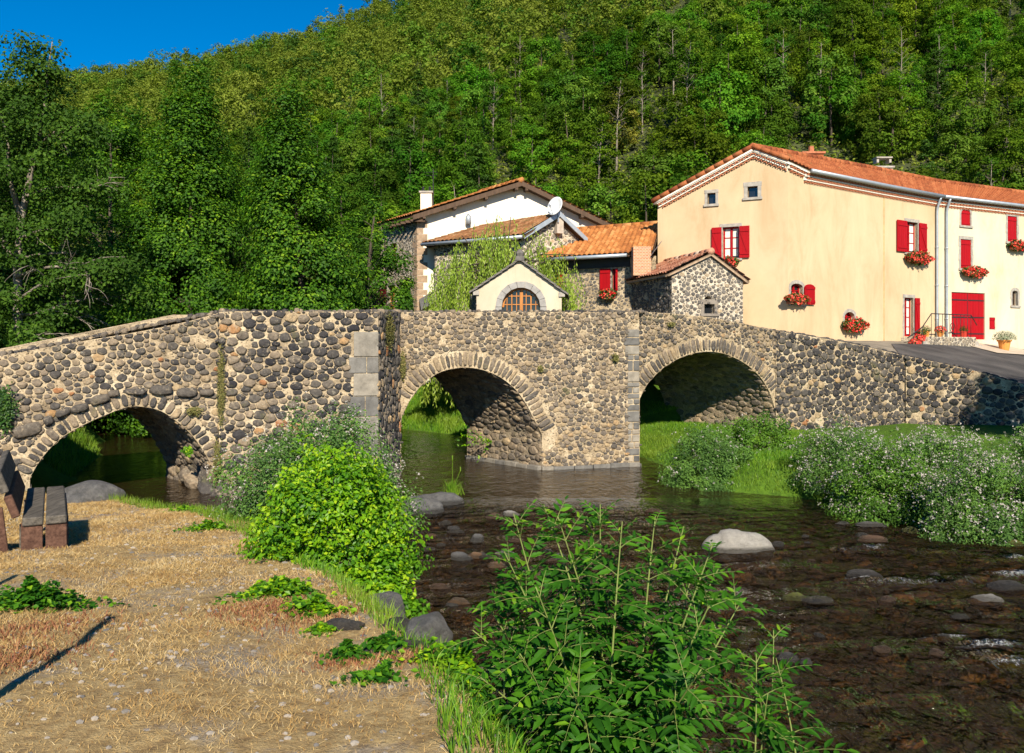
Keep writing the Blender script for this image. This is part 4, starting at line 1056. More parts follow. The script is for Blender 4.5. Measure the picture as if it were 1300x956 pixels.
def flower_box(pl,px0,px1,py,label,group='geranium boxes under the windows',hgt=.35,out=.22,z=None):
    s0=pl.sz(px0,py)[0]; s1,zz=pl.sz(px1,py); c=pl.at((s0+s1)/2,zz,out/2+.03)
    t=thing('flower_box',c,label,'flower box',group); mb=MB(); sa,sb=s0+.1*(s1-s0),s1-.1*(s1-s0)
    pl.slab(mb,sa,sb,zz-.16,zz+.0,.075,.07+out*.8); pl.slab(mb,sa-.01,sb+.01,zz-.01,zz+.012,.065,.09+out*.8)
    build('box',mb,[TERR],t)
    n=int(900*(s1-s0)); u=R.uniform(s0-.03,s1+.03,n); e=1-np.abs((u-(s0+s1)/2)/((s1-s0)/2+.05))**3
    v=zz+.02+R.uniform(-1,1,n)*hgt*.5*e*(1+.25*np.sin(u*17)); h=.06+R.random(n)*out*1.25*np.sqrt(np.clip(1-((v-zz)/hgt)**2,0.05,1))
    P=pl.at(u,v,h); N=R.normal(size=(n,3))+np.array((*pl.n,.6)); fl=R.random(n)<.33
    mb=MB(); leaves(mb,P[~fl],N[~fl],.085,.9); build('leaves',mb,[M_VINE],t)
    mb=MB(); P2_=P[fl]+np.array((*pl.n,0))*.05; 
    for k in range(1): leaves(mb,P2_+R.normal(0,.02,P2_.shape),N[fl]+R.normal(0,.6,N[fl].shape),.075,1.0)
    build('blossoms',mb,[M_GERAN],t); return t

# ------------------------------------------------ yellow house
G0=ray_on(835,32.3); G1=ray_on(1000,30.2); G2=ray_on(1122,33.9); G3=ray_on(1191,36.2)
YH=thing('yellow_house',(11,34,3.1),'tall yellow plastered house with red shutters and tiled gable, largest in the village','house')
PG=Plane(G0,G1); PO=Plane(G1,G2); PF=Plane(G2,G3)
bz=2.0
gl=PG.sz(835,258); ga=PG.sz(957,192); gr=PG.sz(1000,208)
H6=(PO.sz(1022,216)[1]+PO.sz(1122,242)[1])/2; sK=PO.sz(1022,216)[0]
wins_g=[((903,0),)]
w1=(898,245,908.5,259); w2=(949,236.5,962,250.5); w3=(917.5,288,938,328)
hg=[rect_hole(PG,w) for w in (w1,w2)]
mbh=rect_hole(PG,w3)
wall_panel(PG,[(0,bz),(PG.L,bz),(PG.L,gr[1]),ga,(0,gl[1])],hg+[mbh],PL_Y,'gable_wall',YH)
window(PG,w1,YH,surround=.12,kind='dark',label='small square attic vent in grey stone, lower left')
window(PG,w2,YH,surround=.16,kind='dark',label='small square attic vent under the gable peak')
window(PG,w3,YH,surround=.12,shut=(('L','half'),('R','half')),curtain=True,sides=True,label='upstairs window open between red shutters')
hO=[rect_hole(PO,(1004,360,1019,386),.18),rect_hole(PO,(1072,396,1085,408),.3)]
wall_panel(PO,[(0,bz),(PO.L,bz),(PO.L,H6),(sK,H6),(0,gr[1])],hO,PL_Y,'side_wall',YH)
window(PO,(1004,360,1019,386),YH,rise=.18,surround=.13,shut=(('R','single'),),label='arched window with one red shutter folded right')
window(PO,(1072,396,1085,408),YH,rise=.3,surround=.13,bars=1,label='small arched window low on the wall')
wf=(1150,282,1165,321); df=(1148,378,1159.5,427)
hF=[rect_hole(PF,wf),rect_hole(PF,df)]
wall_panel(PF,[(0,bz),(PF.L,bz),(PF.L,H6),(0,H6)],hF,PL_Y,'front_wall',YH)
window(PF,wf,YH,surround=.13,shut=(('L','wide'),('R','half')),curtain=True,label='upper front window between red shutters')
window(PF,df,YH,surround=.13,name='front_door',sill=False,bars=3,curtain=True,shut=(('R','brace'),),label='red glazed front door with shutter leaf open')
# corner strip
mb=MB(); mb.tube([(*G2,bz),(*G2,H6)],.03,6); build('corner_strip',mb,[simple('ochre_edge',(.50,.33,.16),.9)],YH)
# roof
def P3d(pl,sz,h=0.0): return pl.at(sz[0],sz[1],h)
apex=P3d(PG,ga)
over=.22
eo=lambda pl,px,h=over: pl.at(pl.sz(px,300)[0],H6+.06,h)
PC=Plane(G3,(G3[0]+(23.4-G3[0])*2.2,G3[1]+(38.9-G3[1])*2.2))
E1=PO.at(sK,H6+.05,over); E2=(PO.at(PO.L,H6+.05,over)+PF.at(0,H6+.05,over))/2; E3=PF.at(PF.L,H6+.05,over); E5=PC.at(PC.L,H6+.05,over)
Rd0=P3d(PG,(ga[0],ga[1]+.10),.18); Rd1=pt(1122,218,37.6); Rd3=pt(1192,232,39.6); Rd5=pt(1480,270,50.5)
C0L=PG.at(-.15,gl[1]+.02,.18); 
bkdir=np.array((.82,.57,0))
roofs=[(E1,E2,Rd1,Rd0),(E2,E3,Rd3,Rd1)]
Rfront0=np.array(P3d(PG,(PG.L+.05,gr[1]+.08),.18)); 
for q in [(E1,E2,Rd1,Rd0),(E2,E3,Rd3,Rd1),(Rfront0,E1,Rd0+(Rd1-Rd0)*.02,Rd0)]:
    build('roof',tile_roof(*q,amp=.05),[T_NEW,WHITEC],YH,smooth=True)
build('back_roof',tile_roof(C0L+(Rd1-Rd0)*1.0,C0L,Rd0,Rd1,amp=.05),[T_NEW,WHITEC],YH,smooth=True); build('back_roof',tile_roof(C0L+(Rd3-Rd0),C0L+(Rd1-Rd0),Rd1,Rd3,amp=.05),[T_NEW,WHITEC],YH,smooth=True)
mb=MB(); ridge_caps(mb,Rd0+(0,0,.03),Rd1+(0,0,.05),.13); ridge_caps(mb,Rd1+(0,0,.05),Rd3+(0,0,.05),.13)
ridge_caps(mb,C0L+(0,0,.05),Rd0+(0,0,.06),.09); ridge_caps(mb,Rd0+(0,0,.05),Rfront0+(0,0,.06),.09); build('ridge_tiles',mb,[T_NEW],YH,smooth=True)
# rear walls close the volume
def back_wall(A,B,z1,mat,house,name='rear_wall',z0=2.0,zz=None):
    p=Plane(A,B); mb=MB(); face_holes(mb,p.at,[(0,z0),(p.L,z0),(p.L,z1),(0,zz or z1)],[]); build(name,mb,[mat],house)
back_wall((G0[0]+9.8,G0[1]+6.8),G0,gl[1]-.05,PL_Y,YH)
cornice(PG,(.0,gl[1]-.02),(ga[0],ga[1]-.01),YH,'gable_cornice'); cornice(PG,(ga[0],ga[1]-.01),(PG.L,gr[1]-.01),YH,'gable_cornice')
cornice(PO,(sK-.1,H6),(PO.L,H6),YH,rows=3,proj=.18); cornice(PO,(0,gr[1]-.01),(sK,H6+.02),YH,'gable_cornice'); cornice(PF,(0,H6),(PF.L,H6),YH,rows=3,proj=.18)
def gutter(pts,house,r=.075,name='gutter'):
    mb=MB(); mb.tube(pts,r,8); build(name,mb,[ZINC],house,smooth=True)
gutter([E1+(0,0,-.02)+.06*np.array((*PO.n,0)),E2+(0,0,-.02)+.07*np.array((*PF.n,0)),E3+(0,0,-.02)+.06*np.array((*PF.n,0))],YH)
def downpipe(pl,px,ybot,house):
    s=pl.sz(px,300)[0]; zb=max(zv(*pl.at(s,0)[:2]),pl.sz(px,ybot)[1]); mb=MB(); mb.tube([pl.at(s,H6-.02,over+.04),pl.at(s,H6-.12,over),pl.at(s,H6-.42,.12),pl.at(s,H6-.6,.09),pl.at(s,4.2,.09),pl.at(s,zb,.09)],.055,8)
    for z in (5.6,7.2,4.2): mb.tube([pl.at(s,z-.03,.09),pl.at(s,z+.03,.09)],.068,8)
    build('downpipe',mb,[ZINC],house,smooth=True)
downpipe(PF,1187,430,YH)
def chimney(c,w,d,h,mat,house,pots=1,capm=None,name='chimney',potmat=None):
    mb=MB(); mb.box(c+np.array((0,0,h/2)),(w/2,0,0),(0,d/2,0),(0,0,h/2)); mb.box(c+np.array((0,0,h+.03)),(w/2+.06,0,0),(0,d/2+.06,0),(0,0,.04),1)
    for i in range(pots):
        x=(i-(pots-1)/2)*.25; mb.tube([c+np.array((x,0,h+.05)),c+np.array((x,0,h+.33))],[.12,.10],8,2)
    return build(name,mb,[mat,capm or STN,potmat or TERR],house)
chimney(pt(1030,205,34.0)-(0,0,.35),.8,.5,.62,T_NEW,YH,1,TERR)
# ------------------------------------------------ cream house (right)
CH=thing('cream_house',(20,37.5,3.2),'cream plastered row house with big red garage door, joined to the yellow house','house')
g=(1208,371.5,1250.5,431)
cw=[((1220,265,1232,286.5),.35),((1219.5,304,1233,341),0),((1279,274.5,1291,307),0),((1285,369,1292,388),.2),((1256,403,1263.5,418),0)]
hC=[rect_hole(PC,c,r) for c,r in cw]+[rect_hole(PC,g)]
wall_panel(PC,[(0,bz),(PC.L,bz),(PC.L,H6),(0,H6)],hC,PL_C,'front_wall',CH)
window(PC,cw[0][0],CH,rise=.35,surround=.12,shut=(('C',''),),label='small arched attic window with closed red shutter',kind='dark')
window(PC,cw[1][0],CH,surround=.14,shut=(('C',''),),label='tall window with closed red shutters, middle of facade',kind='dark')
window(PC,cw[2][0],CH,surround=.14,shut=(('C',''),),label='tall window with closed red shutters at the frame edge',kind='dark')
window(PC,cw[3][0],CH,rise=.2,surround=.14,label='small dark window beside the shadowed wall',bars=1,fmat=WOODD)
window(PC,cw[4][0],CH,surround=0,shut=(('C',''),),label='small red meter hatch',kind='dark',name='hatch')
s0,z1=PC.sz(g[0],g[1]); s1,z0=PC.sz(g[2],g[3]); z0=min(z0,PC.sz(g[0],g[3])[1])
gd=MB(); k=12
for i in range(k): PC.slab(gd,s0+(s1-s0)*i/k+.004,s0+(s1-s0)*(i+1)/k-.004,z0,z1,-.10,-.05)
PC.slab(gd,s0,s1,z0,z1,-.1,-.055)
go=build('garage_door',gd,[RED],CH)
hb=MB()
for zz in (z1-.3,z0+(z1-z0)*.48,z0+.25): PC.slab(hb,s0+.02,(s0+s1)/2-.05,zz-.025,zz+.025,-.05,-.035); PC.slab(hb,(s0+s1)/2+.05,s1-.02,zz-.025,zz+.025,-.05,-.035)
PC.slab(hb,(s0+s1)/2-.012,(s0+s1)/2+.012,z0,z1,-.0495,-.044)
build('strap_hinge',hb,[IRON],go)
build('roof',tile_roof(E3,E5,Rd5,Rd3,amp=.05),[T_NEW,WHITEC],CH,smooth=True)
mb=MB(); ridge_caps(mb,Rd3+(0,0,.05),Rd5+(0,0,.05),.13); build('ridge_tiles',mb,[T_NEW],CH,smooth=True)
cornice(PC,(0,H6),(PC.L*.62,H6),CH,rows=3,proj=.18)
gutter([E3+(0,0,-.02)+.06*np.array((*PC.n,0)),E5+(0,0,-.02)+.06*np.array((*PC.n,0))],CH); downpipe(PC,1199.5,432,CH)
mbk=MB(); q=[Rd3,Rd5,Rd5+np.array((-3,5,-2.4)),Rd3+np.array((-3,5,-2.4))]; mbk.add(q,[(0,1,2,3)]); build('back_roof',mbk,[T_NEW],CH)
chimney(pt(1120,224,38.5)-(0,0,.1),.75,.5,.45,simple('pink_brick',(.5,.34,.28),.9,.25,12,.4),YH,0,STN)
mb=MB(); c=pt(1120,208,38.5); 
for dx in (-.28,.28): mb.box(c+(dx,0,.12),(.05,0,0),(0,.2,0),(0,0,.10))
mb.box(c+(0,0,.24),(.36,0,0),(0,.26,0),(0,0,.03)); build('chimney_cowl',mb,[STN],YH)
# flower boxes
flower_box(PG,917,938,333,'red geranium box under the open upstairs gable window')
flower_box(PO,993,1019,381,'red geranium box below the arched window beside one shutter')
flower_box(PO,1066,1093,414,'round geranium box below the small low arched window',hgt=.5)
flower_box(PF,1146,1175,330,'hanging geranium box under the upper front window beside the downpipes',hgt=.5)
flower_box(PC,1218,1246,347,'geranium box under the closed shutters above the garage door',hgt=.45)
flower_box(PC,1277,1300,314,'geranium box under the rightmost closed shutters',hgt=.45)
# bare brown shrub in front of the small window
p=pt(1053,421,33.2); mb=MB(); n=500; d=ball(n)*(R.random(n)**.4)[:,None]*np.array((.42,.3,.2)); leaves(mb,p+d,d+(0,0,.3),.07,.6); tag(build('dry_shrub',mb,[M_DRY],loc=p),'brown dried shrub poking over the wall by the yellow house','shrub')
# steps with railing and pots
ST=thing('entrance_steps',(*PF.at(1.6,0,.8)[:2],3.1),'pale rubble stone landing with steps before the red glazed door','steps')
zl=PF.sz(1170,428)[1]; mb=MB()
sA=PF.sz(1142,420)[0]; sB=PF.sz(1190,420)[0]; zg=2.5
PF.slab(mb,sA+.1,sB+.9,zg,zl,.02,1.15); build('landing',mb,[M_MORTAR_W],ST)
def fnl(u,v,h): return PF.at(u,v,h+1.15)
mb=MB(); masonry(mb,fnl,lambda u,v:(u>sA+.12)&(u<sB+.88)&(v>zg)&(v<zl-.02),(sA,sB+.9,zg,zl),.05,.12,.02,(.01,.03),pick_mix(.5,.85,.1),1.2,0); build('landing_stones',mb,[M_STONE_H],ST,smooth=True)
mb=MB()
for i in range(4): PF.slab(mb,sA-.2-.3*i,sA+.1-.3*i,zg-.3,zl-.17*(i+1),.1,1.12)
for i in range(3): PF.slab(mb,sB+.9+.3*i,sB+1.2+.3*i,zg-.3,zl-.17*(i+1),.1,1.12)
build('step',mb,[STN],ST)
mb=MB(); zr=zl+.92
mb.tube([PF.at(sA-1.3,zl-.05,1.1),PF.at(sA-.25,zl+.38,1.1),PF.at(sA+.4,zr,1.1),PF.at(sB+.6,zr,1.1),PF.at(sB+1.1,zl+.5,1.1)],.022,6)
for s in np.linspace(sA+.4,sB+.6,12): mb.tube([PF.at(s,zl,1.1),PF.at(s,zr,1.1)],.011,5)
for s in (sA-.9,sA-.25): mb.tube([PF.at(s,zl-.6,1.1),PF.at(s,zl+.35,1.1)],.013,5)
th=np.linspace(0,4*np.pi,30); c_=(sA+sB)/2+.55; mb.tube([PF.at(c_+.22*(1-t/14)*math.cos(t),zl+.35+.25*(1-t/14)*math.sin(t),1.1) for t in th],.014,5)
build('railing',mb,[IRON],ST,smooth=True)
def pot_plant(p,r,h,lab,cat='flower pot',mat=None,lm=None,fl=None,group=None,spread=1.5,hh=.22,n=260,ls=.06):
    t=thing('flower_pot',p,lab,cat,group); mb=MB(); p=np.array(p); mb.tube([p,p+(0,0,h*.85),p+(0,0,h*.85),p+(0,0,h)],[r*.68,r*.95,r*1.1,r*1.12],14); build('pot',mb,[mat or POT],t,smooth=False)
    d=ball(n)*(R.random(n)**.4)[:,None]*np.array((r*spread,r*spread,hh)); d[:,2]=np.abs(d[:,2]); mb=MB(); leaves(mb,p+(0,0,h)+d,d+(0,0,.2),ls,.6); build('leaves',mb,[lm or M_VINE],t)
    if fl: mb=MB(); k=n//2; d=unit(R.normal(size=(k,3)))*np.array((r*spread,r*spread,hh)); d[:,2]=np.abs(d[:,2]); leaves(mb,p+(0,0,h)+d,d,ls,1.); build('blossoms',mb,[fl],t)
gp_='potted geraniums on the entrance steps'
pot_plant(PF.at(sA+.35,zl,.9),.15,.24,'orange pot of green leaves on the landing below the glazed door',group=gp_)
pot_plant(PF.at(sA+1.35,zl,.95),.15,.24,'orange geranium pot by the landing railing beside the downpipe',fl=M_GERAN,group=gp_)
pot_plant(PF.at(sB+.3,zl,.95),.14,.26,'leafy pot at the right end of the landing',mat=POTR,group=gp_)
pot_plant(PF.at(sA+.0,zl-.17,.95),.15,.24,'red pot with green plant on the top step',mat=POTR,group=gp_)
pot_plant(PF.at(sA-.35,zl-.34,1.0),.14,.22,'red pot with sparse leaves on the second step down',mat=POTR,fl=M_GERAN,group=gp_)
pot_plant(PF.at(sA-.65,zl-.51,1.0),.15,.22,'lowest red geranium pot on the steps next to the wall top',mat=POTR,fl=M_GERAN,group=gp_)
pot_plant(PF.at(sB+1.15,zl-.5,.95),.09,.3,'small dark red pot at the right foot of the steps',mat=POTR,group=gp_,n=80,hh=.1)
p=pt(1275,431,36.4); p[2]=zv(p[0],p[1])+.01; pot_plant(p,.26,.46,'large terracotta tub of grey-green lavender beside the garage door',lm=M_LAV,spread=1.9,hh=.42,n=900,ls=.07)
# apron
ap=[tuple(PC.at(PC.sz(1200,430)[0],0,.02)[:2]),tuple(PC.at(PC.sz(1283,430)[0],0,.02)[:2]),tuple(PC.at(PC.sz(1283,430)[0],0,1.2)[:2]),tuple(PC.at(PC.sz(1250,430)[0],0,1.9)[:2]),tuple(PC.at(PC.sz(1204,430)[0],0,2.2)[:2])]
o=sheet(ap,.8,zv,'garage_apron',simple('apron_concrete',(.48,.40,.31),.9,.2,3,.3),.06); o['kind']='structure'

# ------------------------------------------------ white house (left rear)
WH=thing('white_house',(0,38,3),'white gabled house with stone left side, brown verges and orange tiles','house')
W0=ray_on(530,36.0); W1=ray_on(775,37.6); WS=ray_on(484,38.9)
PW=Plane(W0,W1); PS=Plane(WS,W0)
wl=PW.sz(530,276); wa=PW.sz(660,236); wr=PW.sz(775,291)
wall_panel(PW,[(0,1.5),(PW.L,1.5),(PW.L,wr[1]),wa,(0,wl[1])],[],PL_W,'gable_wall',WH)
ws=(490,303,499.5,336); wd=(484.5,351,494,395)
PSL=PS.L
hS=[rect_hole(PS,(495.5,309,503,337)),rect_hole(PS,(492,362,501,400))]
wall_panel(PS,[(0,1.5),(PSL,1.5),(PSL,wl[1]),(0,wl[1])],hS,M_MORTAR_W,'stone_side_wall',WH,masn=dict(r0=.03,r1=.11,gap=.02,pick=pick_mix(.3,.9,.1),zmin=2.5,fill=1.3))
window(PS,(495.5,309,503,337),WH,surround=.22,fmat=WOODO,label='narrow window in broad grey stone surround',bars=1)
window(PS,(492,362,501,400),WH,surround=.1,fmat=WOODO,name='door',label='varnished wooden door beside the climber',sill=False,shut=(('L','wide'),),shmat=simple('maroon_paint',(.09,.008,.012),.6,.15,6,.1,.2))
mb=MB(); z=3.0; i=0
while z<wl[1]-.15:
    e=.42 if i%2 else .25; h_=R.uniform(.22,.32); PW.slab(mb,-.03,e,z,z+h_-.02,-.1,.015); PS.slab(mb,PS.L-(.25 if i%2 else .42),PS.L-.0,z,z+h_-.02,-.1,.016); z+=h_; i+=1
build('corner_quoins',mb,[STNB],WH)
rdir=np.array((W0[0]-WS[0],W0[1]-WS[1],0))*-1; rdir=rdir/np.linalg.norm(rdir); Lr=3.45
ov=.45
wv=lambda sz,h=ov: PW.at(sz[0],sz[1],h)
slL=np.array((wl[0]-wa[0],wl[1]-wa[1])); slR=np.array((wr[0]-wa[0],wr[1]-wa[1]))
eL=(wa[0]+slL[0]*1.05,wa[1]+slL[1]*1.05+.12); eR=(wa[0]+slR[0]*1.06,wa[1]+slR[1]*1.06+.12); ra=(wa[0],wa[1]+.14)
build('roof',tile_roof(wv(eL)+rdir*Lr,wv(eL),wv(ra),wv(ra)+rdir*Lr,amp=.05),[T_OR,WOODD],WH,smooth=True)
build('roof',tile_roof(wv(eR),wv(eR)+rdir*Lr,wv(ra)+rdir*Lr,wv(ra),amp=.05),[T_OR,WOODD],WH,smooth=True)
mb=MB()
for e in (eL,eR):
    a=wv(e,ov+.02)-(0,0,.02); b=wv(ra,ov+.02)-(0,0,.02); up=np.array((0,0,-.20)); mb.add([a,b,b+up,a+up,*(q-np.array((*PW.n,0))*.04 for q in (a,b,b+up,a+up))],[(0,1,2,3),(0,4,5,1),(3,2,6,7),(4,7,6,5)])
    for t in (.05,.33,.62,.9):
        p=a*(t)+b*(1-t)-np.array((*PW.n,0))*.25-(0,0,.22); mb.box(p,np.array((*PW.u,0))*.06,np.array((*PW.n,0))*.24,(0,0,.07))
build('verge_boards',mb,[WOODD],WH)
mb=MB()
for i in range(7):
    q=wv(eL,ov)+rdir*(.15+i*.45); mb.box(q-(0,0,.22)+np.array((*PW.u,0))*.25,np.array((*PW.u,0))*.3,rdir*.045,(0,0,.05))
build('rafter_ends',mb,[WOODD],WH)
ridge=MB(); ridge_caps(ridge,wv(ra)+(0,0,.03),wv(ra)+rdir*Lr,.12); build('ridge_tiles',ridge,[T_OR],WH,smooth=True)
back_wall(W1,(W1[0]+rdir[0]*Lr,W1[1]+rdir[1]*Lr),wr[1],PL_W,WH,z0=1.5)
c=pt(541.5,268,38.5); chimney(c,.5,.45,.80,PL_W,WH,0,STN)
mb=MB(); 
for dx in(-.15,.15): mb.tube([c+(dx,0,.8),c+(dx,0,1.1)],.06,6)
mb.tube([c+(.3,0,.2),c+(.3,0,1.9)],.02,5); mb.tube([c+(-.1,0,1.75),c+(.5,0,1.75)],.012,4); mb.tube([c+(-.05,0,1.6),c+(.45,0,1.6)],.012,4); build('chimney_cowl_and_aerial',mb,[IRON],WH)
mb=MB(); mb.tube([PW.at(PW.sz(594,0)[0],PW.sz(594,285)[1],.15),PW.at(PW.sz(594,0)[0],PW.sz(594,276)[1],.15),PW.at(PW.sz(594,0)[0],PW.sz(594,272)[1],.15)],[.12,.12,.03],8); build('vent_pipe',mb,[ZINC],WH,smooth=True)
# underside shade painted dark grey on the overhang at lower left corner of the gable (awning slab)
mb=MB(); a=PW.at(PW.sz(532,380)[0],PW.sz(532,380)[1],.02); b=PW.at(PW.sz(559,366)[0],PW.sz(559,364)[1],.02); nn_=np.array((*PW.n,0)); mb.add([a,b,b+nn_*.9-(0,0,.4),a+nn_*.9-(0,0,.4)]+[q-np.array((0,0,.1)) for q in (a,b,b+nn_*.9-(0,0,.4),a+nn_*.9-(0,0,.4))],[(0,1,2,3),(7,6,5,4),(3,2,6,7),(0,3,7,4),(1,5,6,2)]); build('awning',mb,[simple('shade_grey_board',(.12,.12,.12),.8)],WH)

# ------------------------------------------------ low house with brown mossy roof
LH=thing('low_house',(-.5,34.5,3),'low stone house with mossy brown tiles behind the willow, dish on its gable','house')
L0=ray_on(552,35.3); L1=ray_on(665,33.0); L2=ray_on(738,34.2)
PL1=Plane(L0,L1); PL2=Plane(L1,L2)
ev=PL1.sz(600,304)[1]
wall_panel(PL1,[(0,1.5),(PL1.L,1.5),(PL1.L,ev-.12),(0,ev-.12)],[],M_MORTAR_W,'front_wall',LH,masn=dict(r0=.06,r1=.12,gap=.02,zmin=4.5))
ap_=PL2.sz(706,272)[1]; apx=PL2.sz(706,272)[0]
wall_panel(PL2,[(0,1.5),(PL2.L,1.5),(PL2.L,ev-.1),(apx,ap_-.1),(0,ev-.1)],[],M_MORTAR_W,'gable_wall',LH,masn=dict(r0=.06,r1=.13,gap=.02,zmin=4.5,pick=pick_mix(.2,.8,.1)))
e0=PL1.at(-.35,ev-.05,.4); e1=PL1.at(PL1.L+.2,ev-.05,.4); r1=PL2.at(apx,ap_,.25); r0=pt(617,279,36.4)
r0[2]=r1[2]-.05
build('roof',tile_roof(e0,e1,r1,r0,amp=.05,irr=.02),[T_OLD,WOODD],LH,smooth=True)
e2=PL2.at(PL2.L+.1,ev-.05,.25); build('roof',tile_roof(e2,e2+np.array((-1.6,3,0)),r1+np.array((-1.6,3,0)),r1,amp=.05),[T_OLD,WOODD],LH,smooth=True)
build('hip_roof',tile_roof(e0+np.array((.5,2.8,0)),e0,r0,r0+(.05,.05,0),amp=.05),[T_OLD,WOODD],LH,smooth=True)
mb=MB(); a=PL2.at(-.15,ev-.08,.3); b=PL2.at(apx,ap_-.03,.3); c=PL2.at(PL2.L+.1,ev-.08,.3)
for p,q in((a,b),(b,c)): u_=q-p; mb.box((p+q)/2,u_/2,np.array((*PL2.n,0))*.025,(0,0,.10))
build('verge_flashing',mb,[ZINC],LH)
gutter([e0+(0,0,-.06)+.05*np.array((*PL1.n,0)),e1+(0,0,-.06)+.05*np.array((*PL1.n,0))],LH,.07)
mb=MB(); cx=PL2.sz(707,0)[0]; PL2.slab(mb,cx-.13,cx+.16,PL2.sz(707,297)[1],PL2.sz(707,272)[1],.0,.25); build('flue_block',mb,[simple('flue_render',(.42,.36,.30),.9,.2,6)],LH)
# satellite dish
dc=pt(706,263,33.2); n_=unit(np.array((-.55,-.75,.35))); a_=unit(np.cross(n_,(0,0,1))); b_=np.cross(a_,n_); mb=MB(); rings=6; k=24; V=[dc+n_*-.0]
for i in range(1,rings+1):
    r=i/rings
    for j in range(k): t=2*math.pi*j/k; V.append(dc+a_*r*.34*math.cos(t)+b_*r*.40*math.sin(t)+n_*(.10*r*r))
Fc=[(0,1+j,1+(j+1)%k) for j in range(k)]
for i in range(rings-1):
    for j in range(k): q=(j+1)%k; Fc.append((1+i*k+j,1+(i+1)*k+j,1+(i+1)*k+q,1+i*k+q))
mb.add(V,Fc); 
DS=thing('satellite_dish',dc,'white satellite dish on the peak of the low stone house gable','satellite dish')
o=build('dish',mb,[simple('dish_white',(.62,.63,.64),.5,.08)],DS,smooth=True); sl=o.modifiers.new('s','SOLIDIFY'); sl.thickness=.02
mb=MB(); mb.tube([dc-b_*.38+n_*.08,dc+n_*.42-b_*.15],.015,6); mb.tube([dc+n_*.38-b_*.15,dc+n_*.46-b_*.15],.045,8); mb.tube([dc-n_*.02,dc-n_*.15,dc-n_*.18-(0,0,.5)],.03,6); build('arm',mb,[ZINC],DS)

# ------------------------------------------------ house with bright orange roof
OH=thing('orange_roof_house',(4,34,3),'stone house under a bright orange tiled roof joined to the yellow house','house')
O0=ray_on(697,33.4); O1=ray_on(803,31.6); O2=ray_on(833,31.2)
PO1=Plane(O0,O2); ze=PO1.sz(750,326)[1]
rc=[(766,344,776,372),(709,345,716,372)]
wall_panel(PO1,[(0,1.5),(PO1.L,1.5),(PO1.L,ze-.1),(0,ze-.1)],[rect_hole(PO1,(776.5,341,781.5,369)),rect_hole(PO1,(700,345,708,368))],M_MORTAR,'front_wall',OH,masn=dict(r0=.05,r1=.11,gap=.022,zmin=3.0,pick=pick_mix(.2,.8,.1)),extra_ex=lambda u,v:v>PO1.sz(750,342)[1])
mb=MB(); PO1.slab(mb,-.0,PO1.sz(800,0)[0],PO1.sz(750,341)[1],ze-.12,.0,.06); build('shaded_wooden_fascia',mb,[simple('fascia_wood_shade',(.03,.035,.045),.7)],OH)  # dark wood band, its near-black colour also painting the shade under the eave
window(PO1,(776.5,341,781.5,369),OH,surround=.06,fmat=RED,shut=(('L',.42),('R',.08)),sill=False,label='window with red shutters over a geranium box')
window(PO1,(700,345,708,368),OH,surround=.06,fmat=RED,shut=(('R','wide'),),sill=False,label='window half hidden by the willow')
# the left shutter is much wider in the photo
mb=MB(); a=PO1.sz(762.5,0)[0]; b=PO1.sz(775.5,0)[0]
flower_box(PO1,766,783,374,'geranium box beneath the red-shuttered window next to the shed',hgt=.4)
e0=PO1.at(-.1,ze-.02,.5); e1=PO1.at(PO1.L+.05,ze-.02,.5); r0=pt(716,293,36.0); r1=pt(838,282,33.8); r1[2]=r0[2]
build('roof',tile_roof(e0,e1,r1,r0,amp=.055,irr=.02),[T_OR,WOODD],OH,smooth=True)
ridge=MB(); ridge_caps(ridge,r0,r1,.12); build('ridge_tiles',ridge,[T_OR],OH,smooth=True)
mb=MB(); q=[r0,r1,r1+np.array((1.5,3,-1.6)),r0+np.array((1.5,3,-1.6))]; mb.add(q,[(0,1,2,3)]); build('back_roof',mb,[T_OR],OH)
gutter([e0+(0,0,-.05)+.06*np.array((*PO1.n,0)),PO1.at(PO1.sz(803,0)[0],ze-.07,.56)],OH,.07)
mb=MB(); cc=pt(814,332,30.9); mb.box(cc,(.32,0,0),(0,.25,0),(0,0,.52)); build('brick_stack',mb,[BRICK],OH)
mb=MB(); a=pt(828,322,30.6); b=pt(838,309,31.2); mb.box((a+b)/2,(b-a)/2,(.0,.12,0),(.06,0,.09)); build('flashing',mb,[ZINC],OH)

# ------------------------------------------------ shed
SH=thing('stone_shed',(6,30,3),'small rubble stone shed with crumbly tile roof in front of the yellow house','shed')
S0=ray_on(785,33.0); S1=ray_on(853,28.5); S2=ray_on(943,29.3)
PSa=Plane(S0,S1); PSb=Plane(S1,S2)
zsl=PSb.sz(853,347)[1]; zsr=PSb.sz(943,356)[1]; za=PSb.sz(901,323)
nich=rect_hole(PSb,(894,386,907,398),.0)
wall_panel(PSb,[(0,1.8),(PSb.L,1.8),(PSb.L,zsr),za,(0,zsl)],[nich,rect_hole(PSb,(894,376,904,380.5),.4)],M_MORTAR_W,'gable_wall',SH,masn=dict(r0=.045,r1=.11,gap=.016,zmin=2.7,fill=1.3,pick=pick_mix(.1,.65,.1),hh=(.015,.035)))
window(PSb,(894,386,907,398),SH,surround=.16,smat=simple('weathered_stone',(.22,.19,.16),.9,.3,8,.5),kind='dark',label='small niche window near the parapet')
wall_panel(PSa,[(0,1.8),(PSa.L,1.8),(PSa.L,zsl),(0,zsl)],[],M_MORTAR,'side_wall',SH,masn=dict(r0=.05,r1=.12,gap=.016,zmin=2.7,pick=pick_mix(0,.5,.05),hh=(.02,.05)))
sdir=np.array((S0[0]-S1[0],S0[1]-S1[1],0)); sdir/=np.linalg.norm(sdir); Ls=PSa.L
